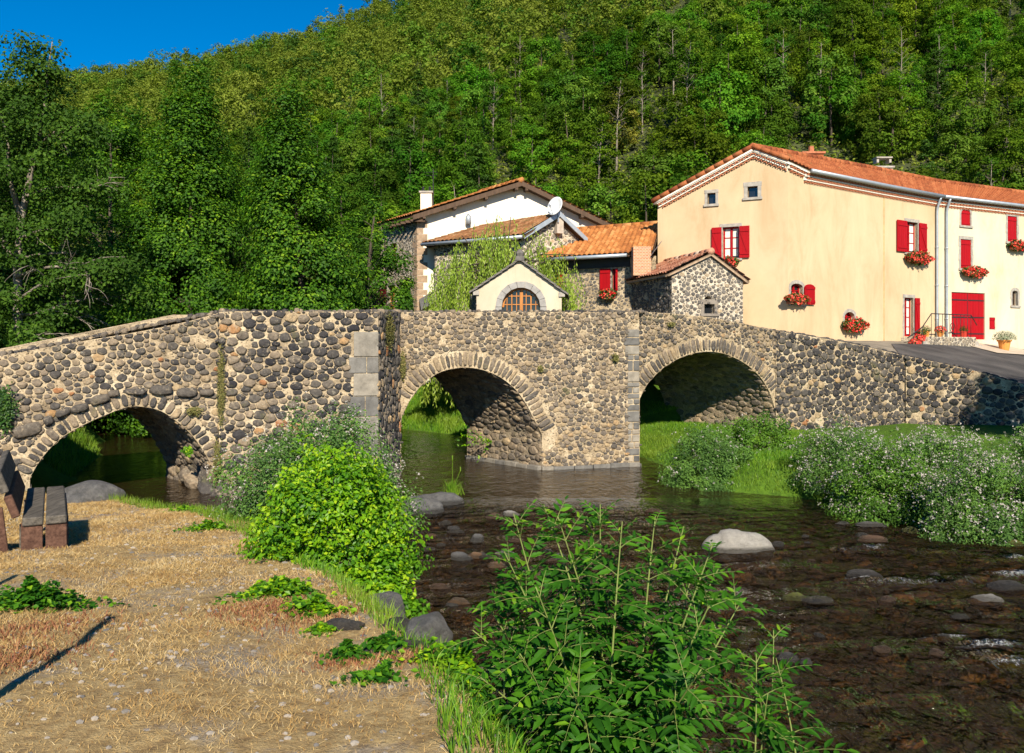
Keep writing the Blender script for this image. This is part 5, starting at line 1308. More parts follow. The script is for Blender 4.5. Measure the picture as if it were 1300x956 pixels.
ap3=PSb.at(za[0],za[1]+.06,.12); el=PSb.at(-.22,zsl-.02,.12); er=PSb.at(PSb.L+.2,zsr-.04,.12)
build('roof',tile_roof(el+sdir*(Ls+.3),el,ap3,ap3+sdir*(Ls+.3),period=.2,amp=.06,irr=.05),[T_SHED,STNB],SH,smooth=True)
build('roof',tile_roof(er,er+sdir*(Ls+.3),ap3+sdir*(Ls+.3),ap3,period=.2,amp=.06,irr=.05),[T_SHED,STNB],SH,smooth=True)
ridge=MB(); ridge_caps(ridge,ap3+(0,0,.04),ap3+sdir*Ls,.11); build('ridge_tiles',ridge,[T_SHED],SH,smooth=True)
back_wall(S2,(S2[0]+sdir[0]*Ls,S2[1]+sdir[1]*Ls),zsr,M_MORTAR_W,SH,z0=1.8)

# ------------------------------------------------ chapel on the bridge
CP=thing('bridge_chapel',(.2,26.5,3),'little pale oratory with arched wooden window standing behind the parapet','chapel')
K0=ray_on(605,26.2); K1=ray_on(713,26.0); PK=Plane(K0,K1); PKs=Plane((K0[0]-.35,K0[1]+3),K0)
ka=PK.sz(660,331); kl=PK.sz(605,368); kr=PK.sz(713,370)
kw=rect_hole(PK,(637,365,686,412),.0); s0,_=PK.sz(637,365); s1,_=PK.sz(686,365); zt=PK.sz(660,365)[1]; zb_=PK.sz(660,412)[1]; kw=arc_top(s0,s1,zb_,zt,(s1-s0)*.5,14)
wall_panel(PK,[(0,2),(PK.L,2),(PK.L,kr[1]),ka,(0,kl[1])],[kw],PL_CH,'front_wall',CP,.25)
wall_panel(PKs,[(0,2),(PKs.L,2),(PKs.L,kl[1]-.05),(0,kl[1]-.05)],[],M_MORTAR,'side_wall',CP,masn=dict(r0=.06,r1=.12,gap=.015,zmin=3))
c=(s0+s1)/2; hw=(s1-s0)/2; mb=MB(); wv_=.19; n=9
for i in range(n):
    t0,t1=math.pi*i/n+.008,math.pi*(i+1)/n-.008
    q=[(c+hw*math.cos(t0),zt-hw+hw*math.sin(t0)),(c+(hw+wv_)*math.cos(t0),zt-hw+(hw+wv_)*math.sin(t0)),(c+(hw+wv_)*math.cos(t1),zt-hw+(hw+wv_)*math.sin(t1)),(c+hw*math.cos(t1),zt-hw+hw*math.sin(t1))]; mb.prism(PK.at,q,-.15,.045)
for sgn in(-1,1):
    for a,b in((zb_,zb_+.4),(zb_+.41,zt-hw)): x=sorted((c+sgn*hw,c+sgn*(hw+wv_))); PK.slab(mb,x[0],x[1],a,b-.01,-.15,.045)
wo=build('arched_window',mb,[simple('arch_stone',(.30,.285,.27),.9,.2,6,.4)],CP)
fr=MB(); d0,d1=-.22,-.16
for i in range(14):
    t0,t1=math.pi*i/14,math.pi*(i+1)/14; q=[(c+(hw-.06)*math.cos(t0),zt-hw+(hw-.06)*math.sin(t0)),(c+hw*math.cos(t0),zt-hw+hw*math.sin(t0)),(c+hw*math.cos(t1),zt-hw+hw*math.sin(t1)),(c+(hw-.06)*math.cos(t1),zt-hw+(hw-.06)*math.sin(t1))]; fr.prism(PK.at,q,d0,d1)
for x,wd in((c,.05),(c-hw*.5,.018),(c+hw*.5,.018),(c-hw*.75,.012),(c+hw*.75,.012),(c-hw*.25,.012),(c+hw*.25,.012)):
    ht=math.sqrt(max(0,hw*hw-(x-c)**2)); PK.slab(fr,x-wd,x+wd,zb_,zt-hw+ht-.02,d0+.003,d1-.004 if wd<.04 else d1+.01)
for z in np.arange(zb_+.1,zt-.1,.26):
    ht=min(hw,math.sqrt(max(0,hw*hw-max(0,z-(zt-hw))**2))); PK.slab(fr,c-ht+.03,c+ht-.03,z-.014,z+.014,d0+.001,d1-.006)
build('frame',fr,[WOODO],wo); gp=MB(); gp.prism(PK.at,kw,-.24,-.225); build('pane',gp,[GLASS],wo)
mb=MB(); PK.slab(mb,s0+.1,c-.08,zb_,zb_+.42,-.222,-.221); PK.slab(mb,c+.12,s1-.1,zb_,zb_+.38,-.222,-.221); build('curtain',mb,[CURT],wo)
# stone slab roof
mb=MB(); bk=np.array((*-PK.n,0))*3
for sa,sb in((kl,ka),(kr,ka)):
    dsx,dz=sb[0]-sa[0],sb[1]-sa[1]; L=math.hypot(dsx,dz); k=7
    for i in range(-1,k):
        t0=i/k-.02; t1=(i+1)/k+.03
        for j in range(6):
            y0=-.12+j*.53; y1=y0+.52; zo=.03+.015*(k-i)*0+R.uniform(0,.012); a0=PK.at(sa[0]+dsx*t0,sa[1]+dz*t0+zo+.03,-y0); a1=PK.at(sa[0]+dsx*t1,sa[1]+dz*t1+zo,-y0); b0=PK.at(sa[0]+dsx*t0,sa[1]+dz*t0+zo+.03,-y1); b1=PK.at(sa[0]+dsx*t1,sa[1]+dz*t1+zo,-y1)
            cc=(a0+a1+b0+b1)/4; mb.box(cc,(a1-a0)/2,(b0-a0)/2,(0,0,.028),0,R.random())
build('slab_roof',mb,[simple('roof_slab',(.17,.155,.14),.9,.35,7,.6)],CP)
mb=MB(); a=PK.at(ka[0],ka[1]+.06,.02); mb.box(a,(.13,0,0),(0,.12,0),(0,0,.07)); mb.tube([a+(0,0,.05),a+(0,0,.16),a+(0,0,.24),a+(0,0,.30)],[.10,.13,.09,.02],8); build('finial',mb,[simple('finial_stone',(.13,.12,.11),.9,.3,9)],CP,smooth=False)
mb=MB(); PK.slab(mb,-.1,.08,kl[1]-.16,kl[1]-.02,-.15,.06); PK.slab(mb,PK.L-.08,PK.L+.1,kr[1]-.16,kr[1]-.02,-.15,.06); build('kneeler_stone',mb,[STN],CP)
# ================================================================ VEGETATION
def place_tree(name,label,cat,x,y,z,h,cr,base,ncl,nl,ls,shape,mat,bark=None,tr=.18,clump=1.0,flat=.6,group=None,limb=True,bend=.3,zsink=.2):
    T,Cn=tree_meshes(h,cr,base,ncl,nl,ls,shape,tr,limb,clump,flat,bend=bend)
    t=thing(name,(x,y,z),label,cat,group); o=np.array((x,y,z-zsink))
    for m in(T,Cn): m.V=[v+o for v in m.V]
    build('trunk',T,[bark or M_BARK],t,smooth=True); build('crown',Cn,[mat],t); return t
def gz(x,y): return float(ground_z(x,y))
def at_px(px,D): return (px-650)/F*D
def alder(px,ytop,D,cr,label,shape='cone',nl=60000,ncl=150,mat=None,base=.4,ls=.115,clump=.86,flat=.8,**k):
    x=at_px(px,D); z=gz(x,D); h=CZ-(ytop-HY)/F*D-z
    return place_tree('alder_tree' if shape=='cone' else 'riverside_tree',label,'tree',x,D,z,h,cr,base,ncl,nl,ls,shape,mat or M_ALDER,clump=clump,flat=flat,group='big leafy trees behind the left end of the bridge',**k)
alder(392,108,29.5,2.9,'cone-shaped alder standing alone nearest the stone-sided white house',nl=105000,ncl=260)
alder(238,82,31,3.5,'tallest broad alder with pointed top left of the cone-shaped one',nl=110000,ncl=270)
alder(300,190,34,3.0,'lower rounded alder filling the gap between the two pointed ones','round',nl=42000,ncl=120)
alder(140,128,33,3.6,'wide alder behind the bare pale branches',nl=90000,ncl=220,shape='oval')
alder(60,150,37,3.8,'dark rounded tree behind the lichen-barked tree','round',nl=42000,ncl=120,mat=M_DARKLEAF)
alder(455,250,32.5,1.5,'small pale green tree against the stone side of the white house','oval',nl=14000,ncl=50,clump=.5,base=.5)
alder(-60,90,31,3.6,'dark tree cut off by the left edge of the picture','oval',nl=36000,ncl=110,mat=M_DARKLEAF)
# the lichen-barked tree with bare lower branches
x,y=at_px(22,24.5),24.5; z=gz(x,y); t=thing('lichen_tree',(x,y,z),'gaunt tree with pale lichened trunk and long bare lower branches, far left','tree')
T=MB(); P=np.array([(0,0,-.3),(.02,0,2.5),(-.05,.1,4.2),(.12,0,5.6),(.45,0,7.2),(.7,.1,8.6),(.85,.1,10.0),(.95,.1,10.7)])+(x,y,z); T.tube(P,[.15,.13,.12,.10,.075,.05,.03,.012],8)
T.tube(P[2]+np.array([(0,0,0),(-.5,0,.9),(-.9,.1,2.2),(-1.1,0,4.0),(-1.5,0,5.5)]),[.12,.09,.07,.05,.02],6)
T.tube(P[3]+np.array([(0,0,0),(-.35,0,1.1),(-.4,0,2.4),(-.9,0,3.9)]),[.10,.07,.04,.02],6)
rr=np.random.default_rng(4)
def branch(s,d,L,r,depth=0,droop=.12):
    pts=[s]; dd=np.array(d,float)
    for i in range(7): dd=unit(dd+rr.normal(0,.13,3)-(0,0,droop*.5)); pts.append(pts[-1]+dd*L/7)
    T.tube(pts,np.linspace(r,r*.25,8),5,cap=False)
    if depth<2:
        for i in range(4 if depth==0 else 3):
            k=rr.integers(2,7); branch(pts[k],unit(dd+rr.normal(0,.6,3)),L*.45,r*.5,depth+1,droop)
    return pts
tips=[]
for zz,d,L,r in ((3.2,(1,-.3,.35),3.6,.05),(3.9,(1,-.2,.2),3.9,.05),(4.4,(1,.1,.1),3.2,.045),(2.8,(1,-.4,-.05),3.8,.05),(5.0,(1,-.3,.35),2.4,.04),(3.4,(-1,-.3,.3),2.5,.04),(6.2,(1,-.1,.5),2.3,.04),(7.6,(1,0,.6),1.8,.03),(8.5,(-1,0,.6),1.6,.03),(2.4,(1,-.6,-.1),2.6,.04)):
    tips.append(branch(np.array((np.interp(zz,P[:,2]-z,P[:,0]),y-.05,z+zz)),d,L,r))
build('trunk',T,[M_BARK_P],t,smooth=True)
Cn=MB(); cs=[]
for i in range(120):
    zz=R.uniform(2.3,10.6); w=1.8 if zz<7 else 1.8*(11.6-zz)/5; cs.append((x+.5*(zz>7)+R.normal(0,w*.6),y+R.normal(0,w*.5),z+zz))
for tp in tips:
    for p in tp[4:]: cs.append(tuple(p))
cs=np.array(cs); idx=np.repeat(np.arange(len(cs)),220); d=ball(len(idx))*(R.random(len(idx))**.5)[:,None]*np.array((.62,.62,.4)); leaves(Cn,cs[idx]+d,d+(0,-.2,.4)+R.normal(0,.4,d.shape),.11,.7,np.clip(.4*R.random(len(cs))[idx]+.6*R.random(len(idx)),0,1)); build('crown',Cn,[M_DARKLEAF],t)
# understory behind the trees and arches
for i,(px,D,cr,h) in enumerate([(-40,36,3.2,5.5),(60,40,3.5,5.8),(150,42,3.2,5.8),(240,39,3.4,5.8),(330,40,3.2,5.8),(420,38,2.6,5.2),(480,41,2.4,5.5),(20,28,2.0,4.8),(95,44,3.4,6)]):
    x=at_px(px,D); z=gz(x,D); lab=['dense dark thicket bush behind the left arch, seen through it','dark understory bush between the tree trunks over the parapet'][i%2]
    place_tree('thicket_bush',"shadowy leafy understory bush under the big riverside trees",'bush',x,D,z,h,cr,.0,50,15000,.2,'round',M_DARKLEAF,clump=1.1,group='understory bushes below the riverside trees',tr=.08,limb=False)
# off-frame tree right whose shadow falls on the road wall
place_tree('roadside_tree','big leafy tree beside the far bank, just outside the right edge','tree',17.9,15.4,.4,9.6,3.2,2.0,80,22000,.2,'round',M_ALDER,clump=1.0)

# --------------------------------------------- hillside woods
protos=[]
def proto(kind):
    if kind=='broad': T,Cn=tree_meshes(9,3.6,1.2,55,5200,.34,'round',.2,False,1.15,.65); m=M_HILL;b=M_BARK
    elif kind=='broad2': T,Cn=tree_meshes(10.5,3.1,1.6,60,5200,.32,'oval',.18,False,1.0,.7); m=M_HILL;b=M_BARK
    elif kind=='fine': T,Cn=tree_meshes(8.5,3.3,.8,80,6500,.26,'round',.15,False,.8,.6); m=M_HILL;b=M_BARK
    elif kind=='thin': T,Cn=tree_meshes(12,2.3,5.0,34,2300,.27,'oval',.13,True,.75,.6,bend=.6); m=M_HILL;b=M_BARK_P
    elif kind=='bare': T,Cn=tree_meshes(12.5,2.0,4.5,34,900,.24,'oval',.15,True,.8,.6,bend=.7); m=M_HILL;b=M_BARK_P
    elif kind=='cone': T,Cn=tree_meshes(11,2.6,.6,90,6500,.27,'cone',.16,False,.75,.5); m=M_DARKLEAF;b=M_BARK
    elif kind=='bright': T,Cn=tree_meshes(8.5,3.2,1.0,60,5200,.30,'round',.16,False,.9,.6); m=M_BRT;b=M_BARK
    elif kind=='golden': T,Cn=tree_meshes(8,2.6,1.0,40,3600,.30,'oval',.14,False,.9,.6); m=M_GOLD;b=M_BARK
    return T,Cn,m,b
M_BRT=leaf_mat('bright_hill_leaf',[(0,(.05,.11,.01)),(.6,(.10,.18,.015)),(1,(.18,.26,.03))],.3,.6,.5,.1)
M_GOLD=leaf_mat('golden_leaf',[(0,(.16,.15,.02)),(1,(.34,.30,.05))],.3,.6,.2,.1)
LAB={'broad':('broadleaf_tree','round-crowned mid green broadleaf tree in the hillside wood'),'broad2':('broadleaf_tree','tall oval-crowned green tree in the hillside wood'),
'fine':('oak_tree','dense small-leaved dark green tree in the hillside wood'),'thin':('birch_tree','slender pale-trunked tree with high thin crown on the hillside'),
'bare':('bare_birch_tree','nearly leafless pale-trunked tree standing out of the hillside wood'),'cone':('conifer_tree','dark pointed evergreen tree on the hillside'),'bright':('young_ash_tree','bright yellow-green round tree on the hillside'),'golden':('golden_tree','golden-yellow tree standing out on the hillside')}
PR={}
hr=np.random.default_rng(21)
spots=[]
D=55.0
while D<300:
    dD=4.0 if D<90 else 4.8
    dpx=4.5*F/D
    for px in np.arange(-140,1440,dpx):
        p_=px+hr.uniform(-.42,.42)*dpx; d_=D+hr.uniform(-.45,.45)*dD
        if d_<np.interp(p_,HPX,HD0)-3 or d_>np.interp(p_,HPX,HD1)+6: continue
        X=(p_-650)/F*d_; Z=float(hill_z(X,d_)); ytop=HY-(Z+9-CZ)/d_*F
        if ytop< -25 and HY-(Z-CZ)/d_*F< -10: continue
        ybase=HY-(Z+1-CZ)/d_*F
        if p_<480 and ytop>190 : continue
        if 835<p_<1300 and ytop>262: continue
        if ytop>330: continue
        if float(vnoise(X,d_,.13,5))<-.52: continue
        spots.append((X,d_,Z,p_,(ytop+ybase)/2))
    D+=dD
spots.sort(key=lambda s:s[1])
def kind_for(px,y):
    r=hr.random(); bare=.06
    if 560<px<900 and 60<y<170: bare=.30
    if 1000<px<1250 and 40<y<110: bare=.13
    if px>900 and y<90: bare=.14
    if r<bare*.55: return 'bare'
    if r<bare: return 'thin'
    r=hr.random()
    if r<.30: return 'broad'
    if r<.50: return 'broad2'
    if r<.74: return 'fine'
    if r<.80: return 'cone'
    if r<.985: return 'bright'
    return 'golden'
near=spots[:310]; far=spots[310:]
counts={}
for X,Y,Z,px,y in near:
    k=kind_for(px,y)
    s=hr.uniform(.55,.92)
    if k not in PR:
        T,Cn,m,b=proto(k); nm,lb=LAB[k]; t=thing(nm,(0,0,0),lb,'tree','trees of the hillside wood: '+nm.replace('_',' ')+'s'); build('trunk',T,[b],t,smooth=True); build('crown',Cn,[m],t); PR[k]=t; o=t
        o.location=(X,Y,Z-.4); o.rotation_euler=(0,0,hr.uniform(0,6)); o.scale=(s,s,s*hr.uniform(.85,1.15))
    else: copy_thing(PR[k],(X,Y,Z-.4),hr.uniform(0,6.28),(s,s,s*hr.uniform(.85,1.15)))
# the far wood reads as one mass
fm=[]
for i in range(6):
    T,Cn=tree_meshes(8.5 if i<4 else 10,3.2 if i<4 else 2.2,1.0,42,760,.50,'round' if i<4 else 'cone',.2,False,1.1,.65)
    fm.append((np.vstack(Cn.V),np.concatenate(Cn.A)))
mb=MB()
for X,Y,Z,px,y in far:
    V,A=fm[int(hr.choice(6,p=[.22,.22,.22,.22,.06,.06]))]; a=hr.uniform(0,6.28); s=hr.uniform(.62,1.05); c,s_=math.cos(a)*s,math.sin(a)*s
    W=np.stack([V[:,0]*c-V[:,1]*s_+X,V[:,0]*s_+V[:,1]*c+Y,V[:,2]*s*hr.uniform(.85,1.1)+Z-.4],1); n=len(W)//4
    mb.add(W,np.arange(n*4).reshape(-1,4),int(hr.choice(4,p=[.66,.14,.08,.12])),np.clip(A*.5+.5*hr.random(),0,1))
M_HILLF2=M_HILLF
o=build('hilltop_wood',mb,[M_HILLF,M_DARKLEAF,M_ALDER,M_BRT],loc=(0,150,50)); tag(o,'distant wood covering the upper hillside up to the skyline','wood',kind='stuff')
# ground scrub between hillside trees
mb=MB(); n=150000; px=hr.uniform(-100,1400,n); D=54+hr.random(n)**1.2*150; X=(px-650)/F*D; Z=hill_z(X,D); P=np.stack([X,D,Z+hr.random(n)*1.2],1); leaves(mb,P,R.normal(0,.5,(n,3))+np.array((0,-.3,.8)),.38,.7)
o=build('hillside_scrub',mb,[M_HILLF],loc=(0,100,20)); tag(o,'low scrub covering the ground between the hillside trees','scrub',kind='stuff')

# --------------------------------------------- willow
wx0,wy0=at_px(640,30.0),30.0; WT=thing('weeping_willow',(wx0,wy0,2.4),'weeping willow draping yellow-green strands behind the little chapel','tree')
T=MB(); T.tube([(wx0,wy0,.8),(wx0+.05,wy0,3.5),(wx0-.1,wy0,5.0),(wx0,wy0,6.0)],[.22,.18,.12,.05],8)
mb=MB(); LP=[];LT=[];SR=[]
ns=430
for i in range(ns):
    a=R.uniform(0,6.283); rr_=R.random()**.5; rx=2.65; x=wx0+rx*rr_*math.cos(a); y=wy0+1.7*rr_*math.sin(a)
    ztop=6.7-1.3*rr_**2+.45*math.sin(a*3+1)+.3*math.sin(a*7)+R.normal(0,.3)
    if x>at_px(668,30): ztop-=.25
    L=R.uniform(1.0,3.0)*(.6+.6*rr_)
    if rr_>.55 and x<wx0-.3: L=R.uniform(2.2,4.8)
    zb=max(ztop-L, 1.1 if x<-1.3 else 2.2); L=ztop-zb
    m=int(L/.035); t=np.linspace(0,1,m); ox=.35*math.cos(a)*t**.5; oy=.3*math.sin(a)*t**.5
    P=np.stack([x+ox+.05*np.sin(t*9+i),y+oy+.05*np.cos(t*8+i),ztop-L*t],1)+R.normal(0,.035,(m,3)); LP.append(P); SR.append(np.full(m,R.random()))
    if i<70:
        s=np.array((wx0,wy0,R.uniform(4.2,5.6))); T.tube([s,(s+P[0])/2+(0,0,.4),P[0]],[.05,.03,.012],5,cap=False)
    if i%4==0: T.tube(P[::8],.008,3,cap=False)
P=np.vstack(LP); SR=np.concatenate(SR); n=len(P); dn=np.stack([R.normal(0,.28,n),R.normal(0,.28,n),-np.ones(n)],1); dn=unit(dn); side=unit(np.cross(dn,R.normal(size=(n,3)))); ln=R.uniform(.08,.16,n)[:,None]; w=.018
V=np.stack([P,P+dn*ln*.5+side*w,P+dn*ln,P+dn*ln*.5-side*w],1).reshape(-1,3); mb.add(V,np.arange(n*4).reshape(-1,4),0,np.repeat(np.clip(.5*SR+.5*R.random(n),0,1),4))
build('trunk',T,[M_BARK],WT,smooth=True); build('strands',mb,[M_WILLOW],WT)
# climber on white house
p=PS.at(PS.L*.80,4.6,.25); mb=MB(); n=5200; u=R.uniform(-1,1,n); v=R.random(n); s=PS.L*.78+u*(.75-.25*v); z=2.4+v*3.1-.6*np.abs(u)**2*1.0; h=.05+R.random(n)*.35*(1-.4*v); ok=~((s<PS.L*.62)&(z<4.9)); P=PS.at(s,z,h)[ok]; leaves(mb,P,R.normal(0,.6,P.shape)+np.array((*PS.n,.4)),.12,.85)
tag(build('climbing_vine',mb,[M_VINE],loc=p),'dark green climber growing up the stone side of the white house','vine')
# green shrub left of chapel at the foot of the willow
def dome_bush(name,label,c,rad,n,ls,mat,asp=.6,ncl=60,clump=.28,cat='bush',group=None,flowers=0,fls=.03,shoots=0,up=.5,stem=True,fmat=None,fold=.12,seed=None):
    c=np.array(c,float); t=thing(name,c,label,cat,group); rad=np.array(rad,float)
    q=unit(R.normal(size=(ncl*2,3))); q[:,2]=np.abs(q[:,2])*1.15-.12; q=q[:ncl]*R.uniform(.58,1.08,ncl)[:,None]; cl=c+q*rad
    rc=R.random(ncl); idx=R.integers(0,ncl,n); cr_=clump*R.uniform(.7,1.3,ncl)[idx]*rad.mean()
    d=ball(n)*(R.random(n)**.4)[:,None]*cr_[:,None]; P=cl[idx]+d; P[:,2]=np.maximum(P[:,2],c[2]-.02-R.random(n)*.05)
    N=.5*unit((P-c)/rad)+.4*unit(d)+np.array((0,-.1,up))+R.normal(0,.42,(n,3)); mb=MB(); leaves(mb,P,N,ls,asp,np.clip(.5*rc[idx]+.5*R.random(n),0,1),fold=fold)
    if shoots:
        q=unit(R.normal(size=(shoots,3))); q[:,2]=np.abs(q[:,2])+.15; q=unit(q)
        for k in q:
            s=c+k*rad*.92; L=R.uniform(.12,.30)*rad.mean(); dr=unit(k*.5+np.array((0,0,.8))+R.normal(0,.2,3)); m=12; tt=np.linspace(0,1,m)[:,None]; pp=s+dr*L*tt+R.normal(0,.02,(m,3)); leaves(mb,pp,R.normal(0,.6,(m,3))+dr*.3+(0,-.3,.3),ls*.9,asp,R.uniform(.6,1,m))
    build('foliage',mb,[mat],t)
    if stem:
        mb=MB()
        for i in range(14):
            e=c+unit(R.normal(size=3))*rad*.75; e[2]=c[2]+abs(e[2]-c[2]); s=c+np.array((R.normal(0,.1),R.normal(0,.1),-.35)); mb.tube([s,(s+e)/2+R.normal(0,.04,3),e],[.018,.013,.006],5)
        build('stems',mb,[M_BARK],t,smooth=True)
    if flowers:
        q=unit(R.normal(size=(flowers*2,3))); q=q[(q[:,2]>-.05)][:flowers]; k=len(q); ci=R.integers(0,ncl,k); P=cl[ci]+q*clump*rad.mean()*R.uniform(.85,1.25,k)[:,None]; P[:,2]+=.02
        ok=(((P-c)/rad)**2).sum(1)>.55; P=P[ok]; mb=MB()
        for j in range(4): leaves(mb,P+R.normal(0,fls*.55,P.shape),R.normal(0,.7,P.shape)+(0,-.3,.6),fls,.9)
        build('blossoms',mb,[fmat or M_FLOWER],t)
    return t
dome_bush('chapel_shrub','low yellow-green shrub between the white house awning and the chapel',(at_px(572,29),29,2.9),(1.3,.7,.75),7000,.1,M_WILLOW,.5,40,.3,cat='shrub')
# --------------------------------------------- bank bushes
x,y=at_px(425,8.9),8.9
dome_bush('alder_bush','bright yellow-green leafy alder bush on the near bank, glossy leaves',(x-.02,y,.82),(.80,.78,1.13),12500,.056,M_BUSH,.66,110,.25,shoots=330,up=.35)
dome_bush('alder_sprout','lower bright green sprout hanging to the water right of the bush foot',(at_px(478,8.2),8.2,.62),(.40,.40,.42),3200,.055,M_BUSH,.72,40,.3,shoots=30)
x,y=at_px(398,12.4),12.4
dome_bush('hoary_mint_bush','grey-green flowering bush behind the bright alder bush at the bridge foot',(x+.03,y,.55),(1.42,.9,1.52),34000,.052,M_MINT,.5,190,.22,flowers=1500,fls=.026,up=.6)
G_='flowering bushes on the far bank'
bz_=[('grey-green bush lowest at the waterline below the right arch',900,19.0,.05,(1.0,.7,1.12),12000,M_MINT,500,.06),
('olive green bush just behind the grey-green one under the right arch',962,21.0,.35,(1.15,.7,.95),8000,M_MINT2,300,.07),
('leftmost white-flowered bush of the right bank mass',1068,17.6,.2,(.95,.8,1.22),10000,M_MINT,1900,.06),
('tall bright green bush with white flowers reaching the water, middle of the bank mass',1132,15.5,.05,(1.05,.75,1.30),12000,M_MINT2,1500,.058),
('flowered bush behind the bright green one with reddish stalks',1185,17.9,.3,(1.3,.8,.95),9000,M_MINT,2000,.06),
('whitish flowered bush overhanging the water nearest the right edge',1255,14.0,.05,(1.05,.75,1.30),12500,M_MINT,2600,.055),
('flowered bush cut by the right edge behind the whitish one',1335,16.4,.3,(1.3,.9,1.15),8000,M_MINT,1500,.06),
('flowered bush beyond the right edge of the picture',1440,14.6,.2,(1.2,.9,1.2),6000,M_MINT,900,.07)]
for lb,px,D,z0,rad,n,mt,fl,ls in bz_:
    x=at_px(px,D); dome_bush('flowering_bush',lb,(x,D,z0),(rad[0],rad[1],rad[2]*1.02),int(n*1.9),ls*.9,mt,.42,int(90+n/110),.20,group=G_,flowers=int(fl*.62),fls=.032,up=.55)
# --------------------------------------------- elder plant in the foreground
def lanceolate(mb,P,dr,nr,L,W,rnd,mat=0):
    sd=unit(np.cross(dr,nr)); n=len(P); L=L[:,None];W=W[:,None]
    cu=-nr*.10*L
    V=np.stack([P,P+dr*L*.3+sd*W*.5+nr*W*.15,P+dr*L*.3,P+dr*L*.3-sd*W*.5+nr*W*.15,P+dr*L*.65+sd*W*.4+nr*W*.1+cu*.6,P+dr*L*.65+cu*.5,P+dr*L*.65-sd*W*.4+nr*W*.1+cu*.6,P+dr*L+cu*1.6],1).reshape(-1,3)
    o=np.arange(n)[:,None]*8; n0=mb.n; q=np.vstack([o+np.array(k) for k in ((1,2,5,4),(2,3,6,5))]); t=np.vstack([o+np.array(k) for k in ((0,2,1),(0,3,2),(4,5,7),(5,6,7))])
    mb.add(V,q,mat,np.repeat(rnd,8)); mb.F.append((t+n0,mat))
def elder(name,label,base,stems,leafL=.30,rs=9,group=None):
    rr=np.random.default_rng(rs); t=thing(name,base,label,'plant',group); S=MB(); Lf=MB(); LP=[];LD=[];LN=[];LL=[];LW=[];LR=[]
    for (tx,ty,tz,r0) in stems:
        b=np.array(base)+np.array((rr.normal(0,.12),rr.normal(0,.12),0)); e=np.array((tx,ty,tz)); m=(b+e)/2+np.array((rr.normal(0,.05),rr.normal(0,.05),.12)); m[:2]=m[:2]*.55+e[:2]*.25+b[:2]*.2
        k=np.linspace(0,1,22)[:,None]; P=(1-k)**2*b+2*k*(1-k)*m+k**2*e; S.tube(P,np.linspace(r0,r0*.28,22),6)
        T=unit(np.gradient(P,axis=0)); H=np.linalg.norm(e-b); nn=max(5,int(H/.125)); ph=rr.uniform(0,3.14)
        for i in range(nn):
            f=.16+.84*(i+.5)/nn; j=min(20,int(f*21)); p=P[j]; tt=T[j]; a=ph+i*math.pi/2+rr.normal(0,.2)
            for s in (0,1):
                a2=a+s*math.pi; ref=unit(np.cross(tt,(.13,.9,.05))); r2=np.cross(tt,ref); out=ref*math.cos(a2)+r2*math.sin(a2)
                top=(f>.88); Lr=leafL*rr.uniform(.7,1.1)*(.95-.45*max(0,f-.75)/.25); up_=.35+.9*max(0,f-.7)/.3
                d=unit(out+tt*up_+rr.normal(0,.12,3)); q=p.copy(); RP=[q.copy()]; nl=4 if Lr>.14 else 3
                dd=d.copy()
                for u in range(nl+1):
                    dd=unit(dd-np.array((0,0,.10))); q=q+dd*Lr/(nl+1.0); RP.append(q.copy()); 
                    nrm=unit(np.cross(np.cross(dd,(0,0,1.)),dd)+np.array((0,-.25,0))+rr.normal(0,.15,3)); sd=unit(np.cross(dd,nrm)); ll=Lr*.40*(1-.10*u)*rr.uniform(.85,1.15)
                    if u<nl:
                        for sg in(-1,1): LP.append(q);LD.append(unit(sd*sg*.95+dd*.55+rr.normal(0,.08,3)));LN.append(nrm);LL.append(ll);LW.append(ll*.34);LR.append(np.clip(rr.random()*.6+.4*(f>.8)*rr.random()+.08,0,1))
                    else: LP.append(q);LD.append(dd);LN.append(nrm);LL.append(ll*1.1);LW.append(ll*.36);LR.append(rr.random()*.8)
                S.tube(RP,np.linspace(.0035,.0015,len(RP)),3,cap=False)
    lanceolate(Lf,np.array(LP),np.array(LD),np.array(LN),np.array(LL),np.array(LW),np.array(LR))
    build('stems',S,[simple('green_stem',(.16,.20,.05),.6,.2,12,.1)],t,smooth=True); build('leaves',Lf,[M_ELDER],t); return t
er=np.random.default_rng(15)
def topt(px,py,D): return tuple(pt(px,py,D))
tops=[(652,652,5.0),(690,640,5.1),(708,655,4.9),(762,640,5.2),(790,662,4.8),(832,655,5.1),(868,668,5.3),(905,690,4.9),(640,700,4.8),(912,722,5.2),(940,765,5.1),(680,745,4.4),(620,770,4.9),(600,800,4.7),(905,760,4.4),(660,830,4.2),(890,850,4.1),(640,745,5.2),(745,655,5.5),(880,720,5.6),(660,790,4.9),(720,860,3.9),(610,860,4.3)]
bb=(.62,4.85,.42)
elder('elder_shrub','large leafy elder shrub with feathered green leaves rising before the river',bb,[(*topt(px,py,D),.011) for px,py,D in tops],.33)
elder('elder_seedling','young sprig with feathered leaves leaning to the water right of the large shrub',(1.35,4.5,.35),[(*topt(982,800,4.9),.009),(*topt(985,835,4.7),.008),(*topt(960,830,4.5),.008),(*topt(975,880,4.4),.008)],.26,11)
# --------------------------------------------- grasses
def scatter(n,x0,x1,y0,y1,ok):
    X=R.uniform(x0,x1,n); Y=R.uniform(y0,y1,n); m=ok(X,Y); return X[m],Y[m]
def lx(y): return np.interp(y,YL,XL)
def rx_(y): return np.interp(y,YR,XR)
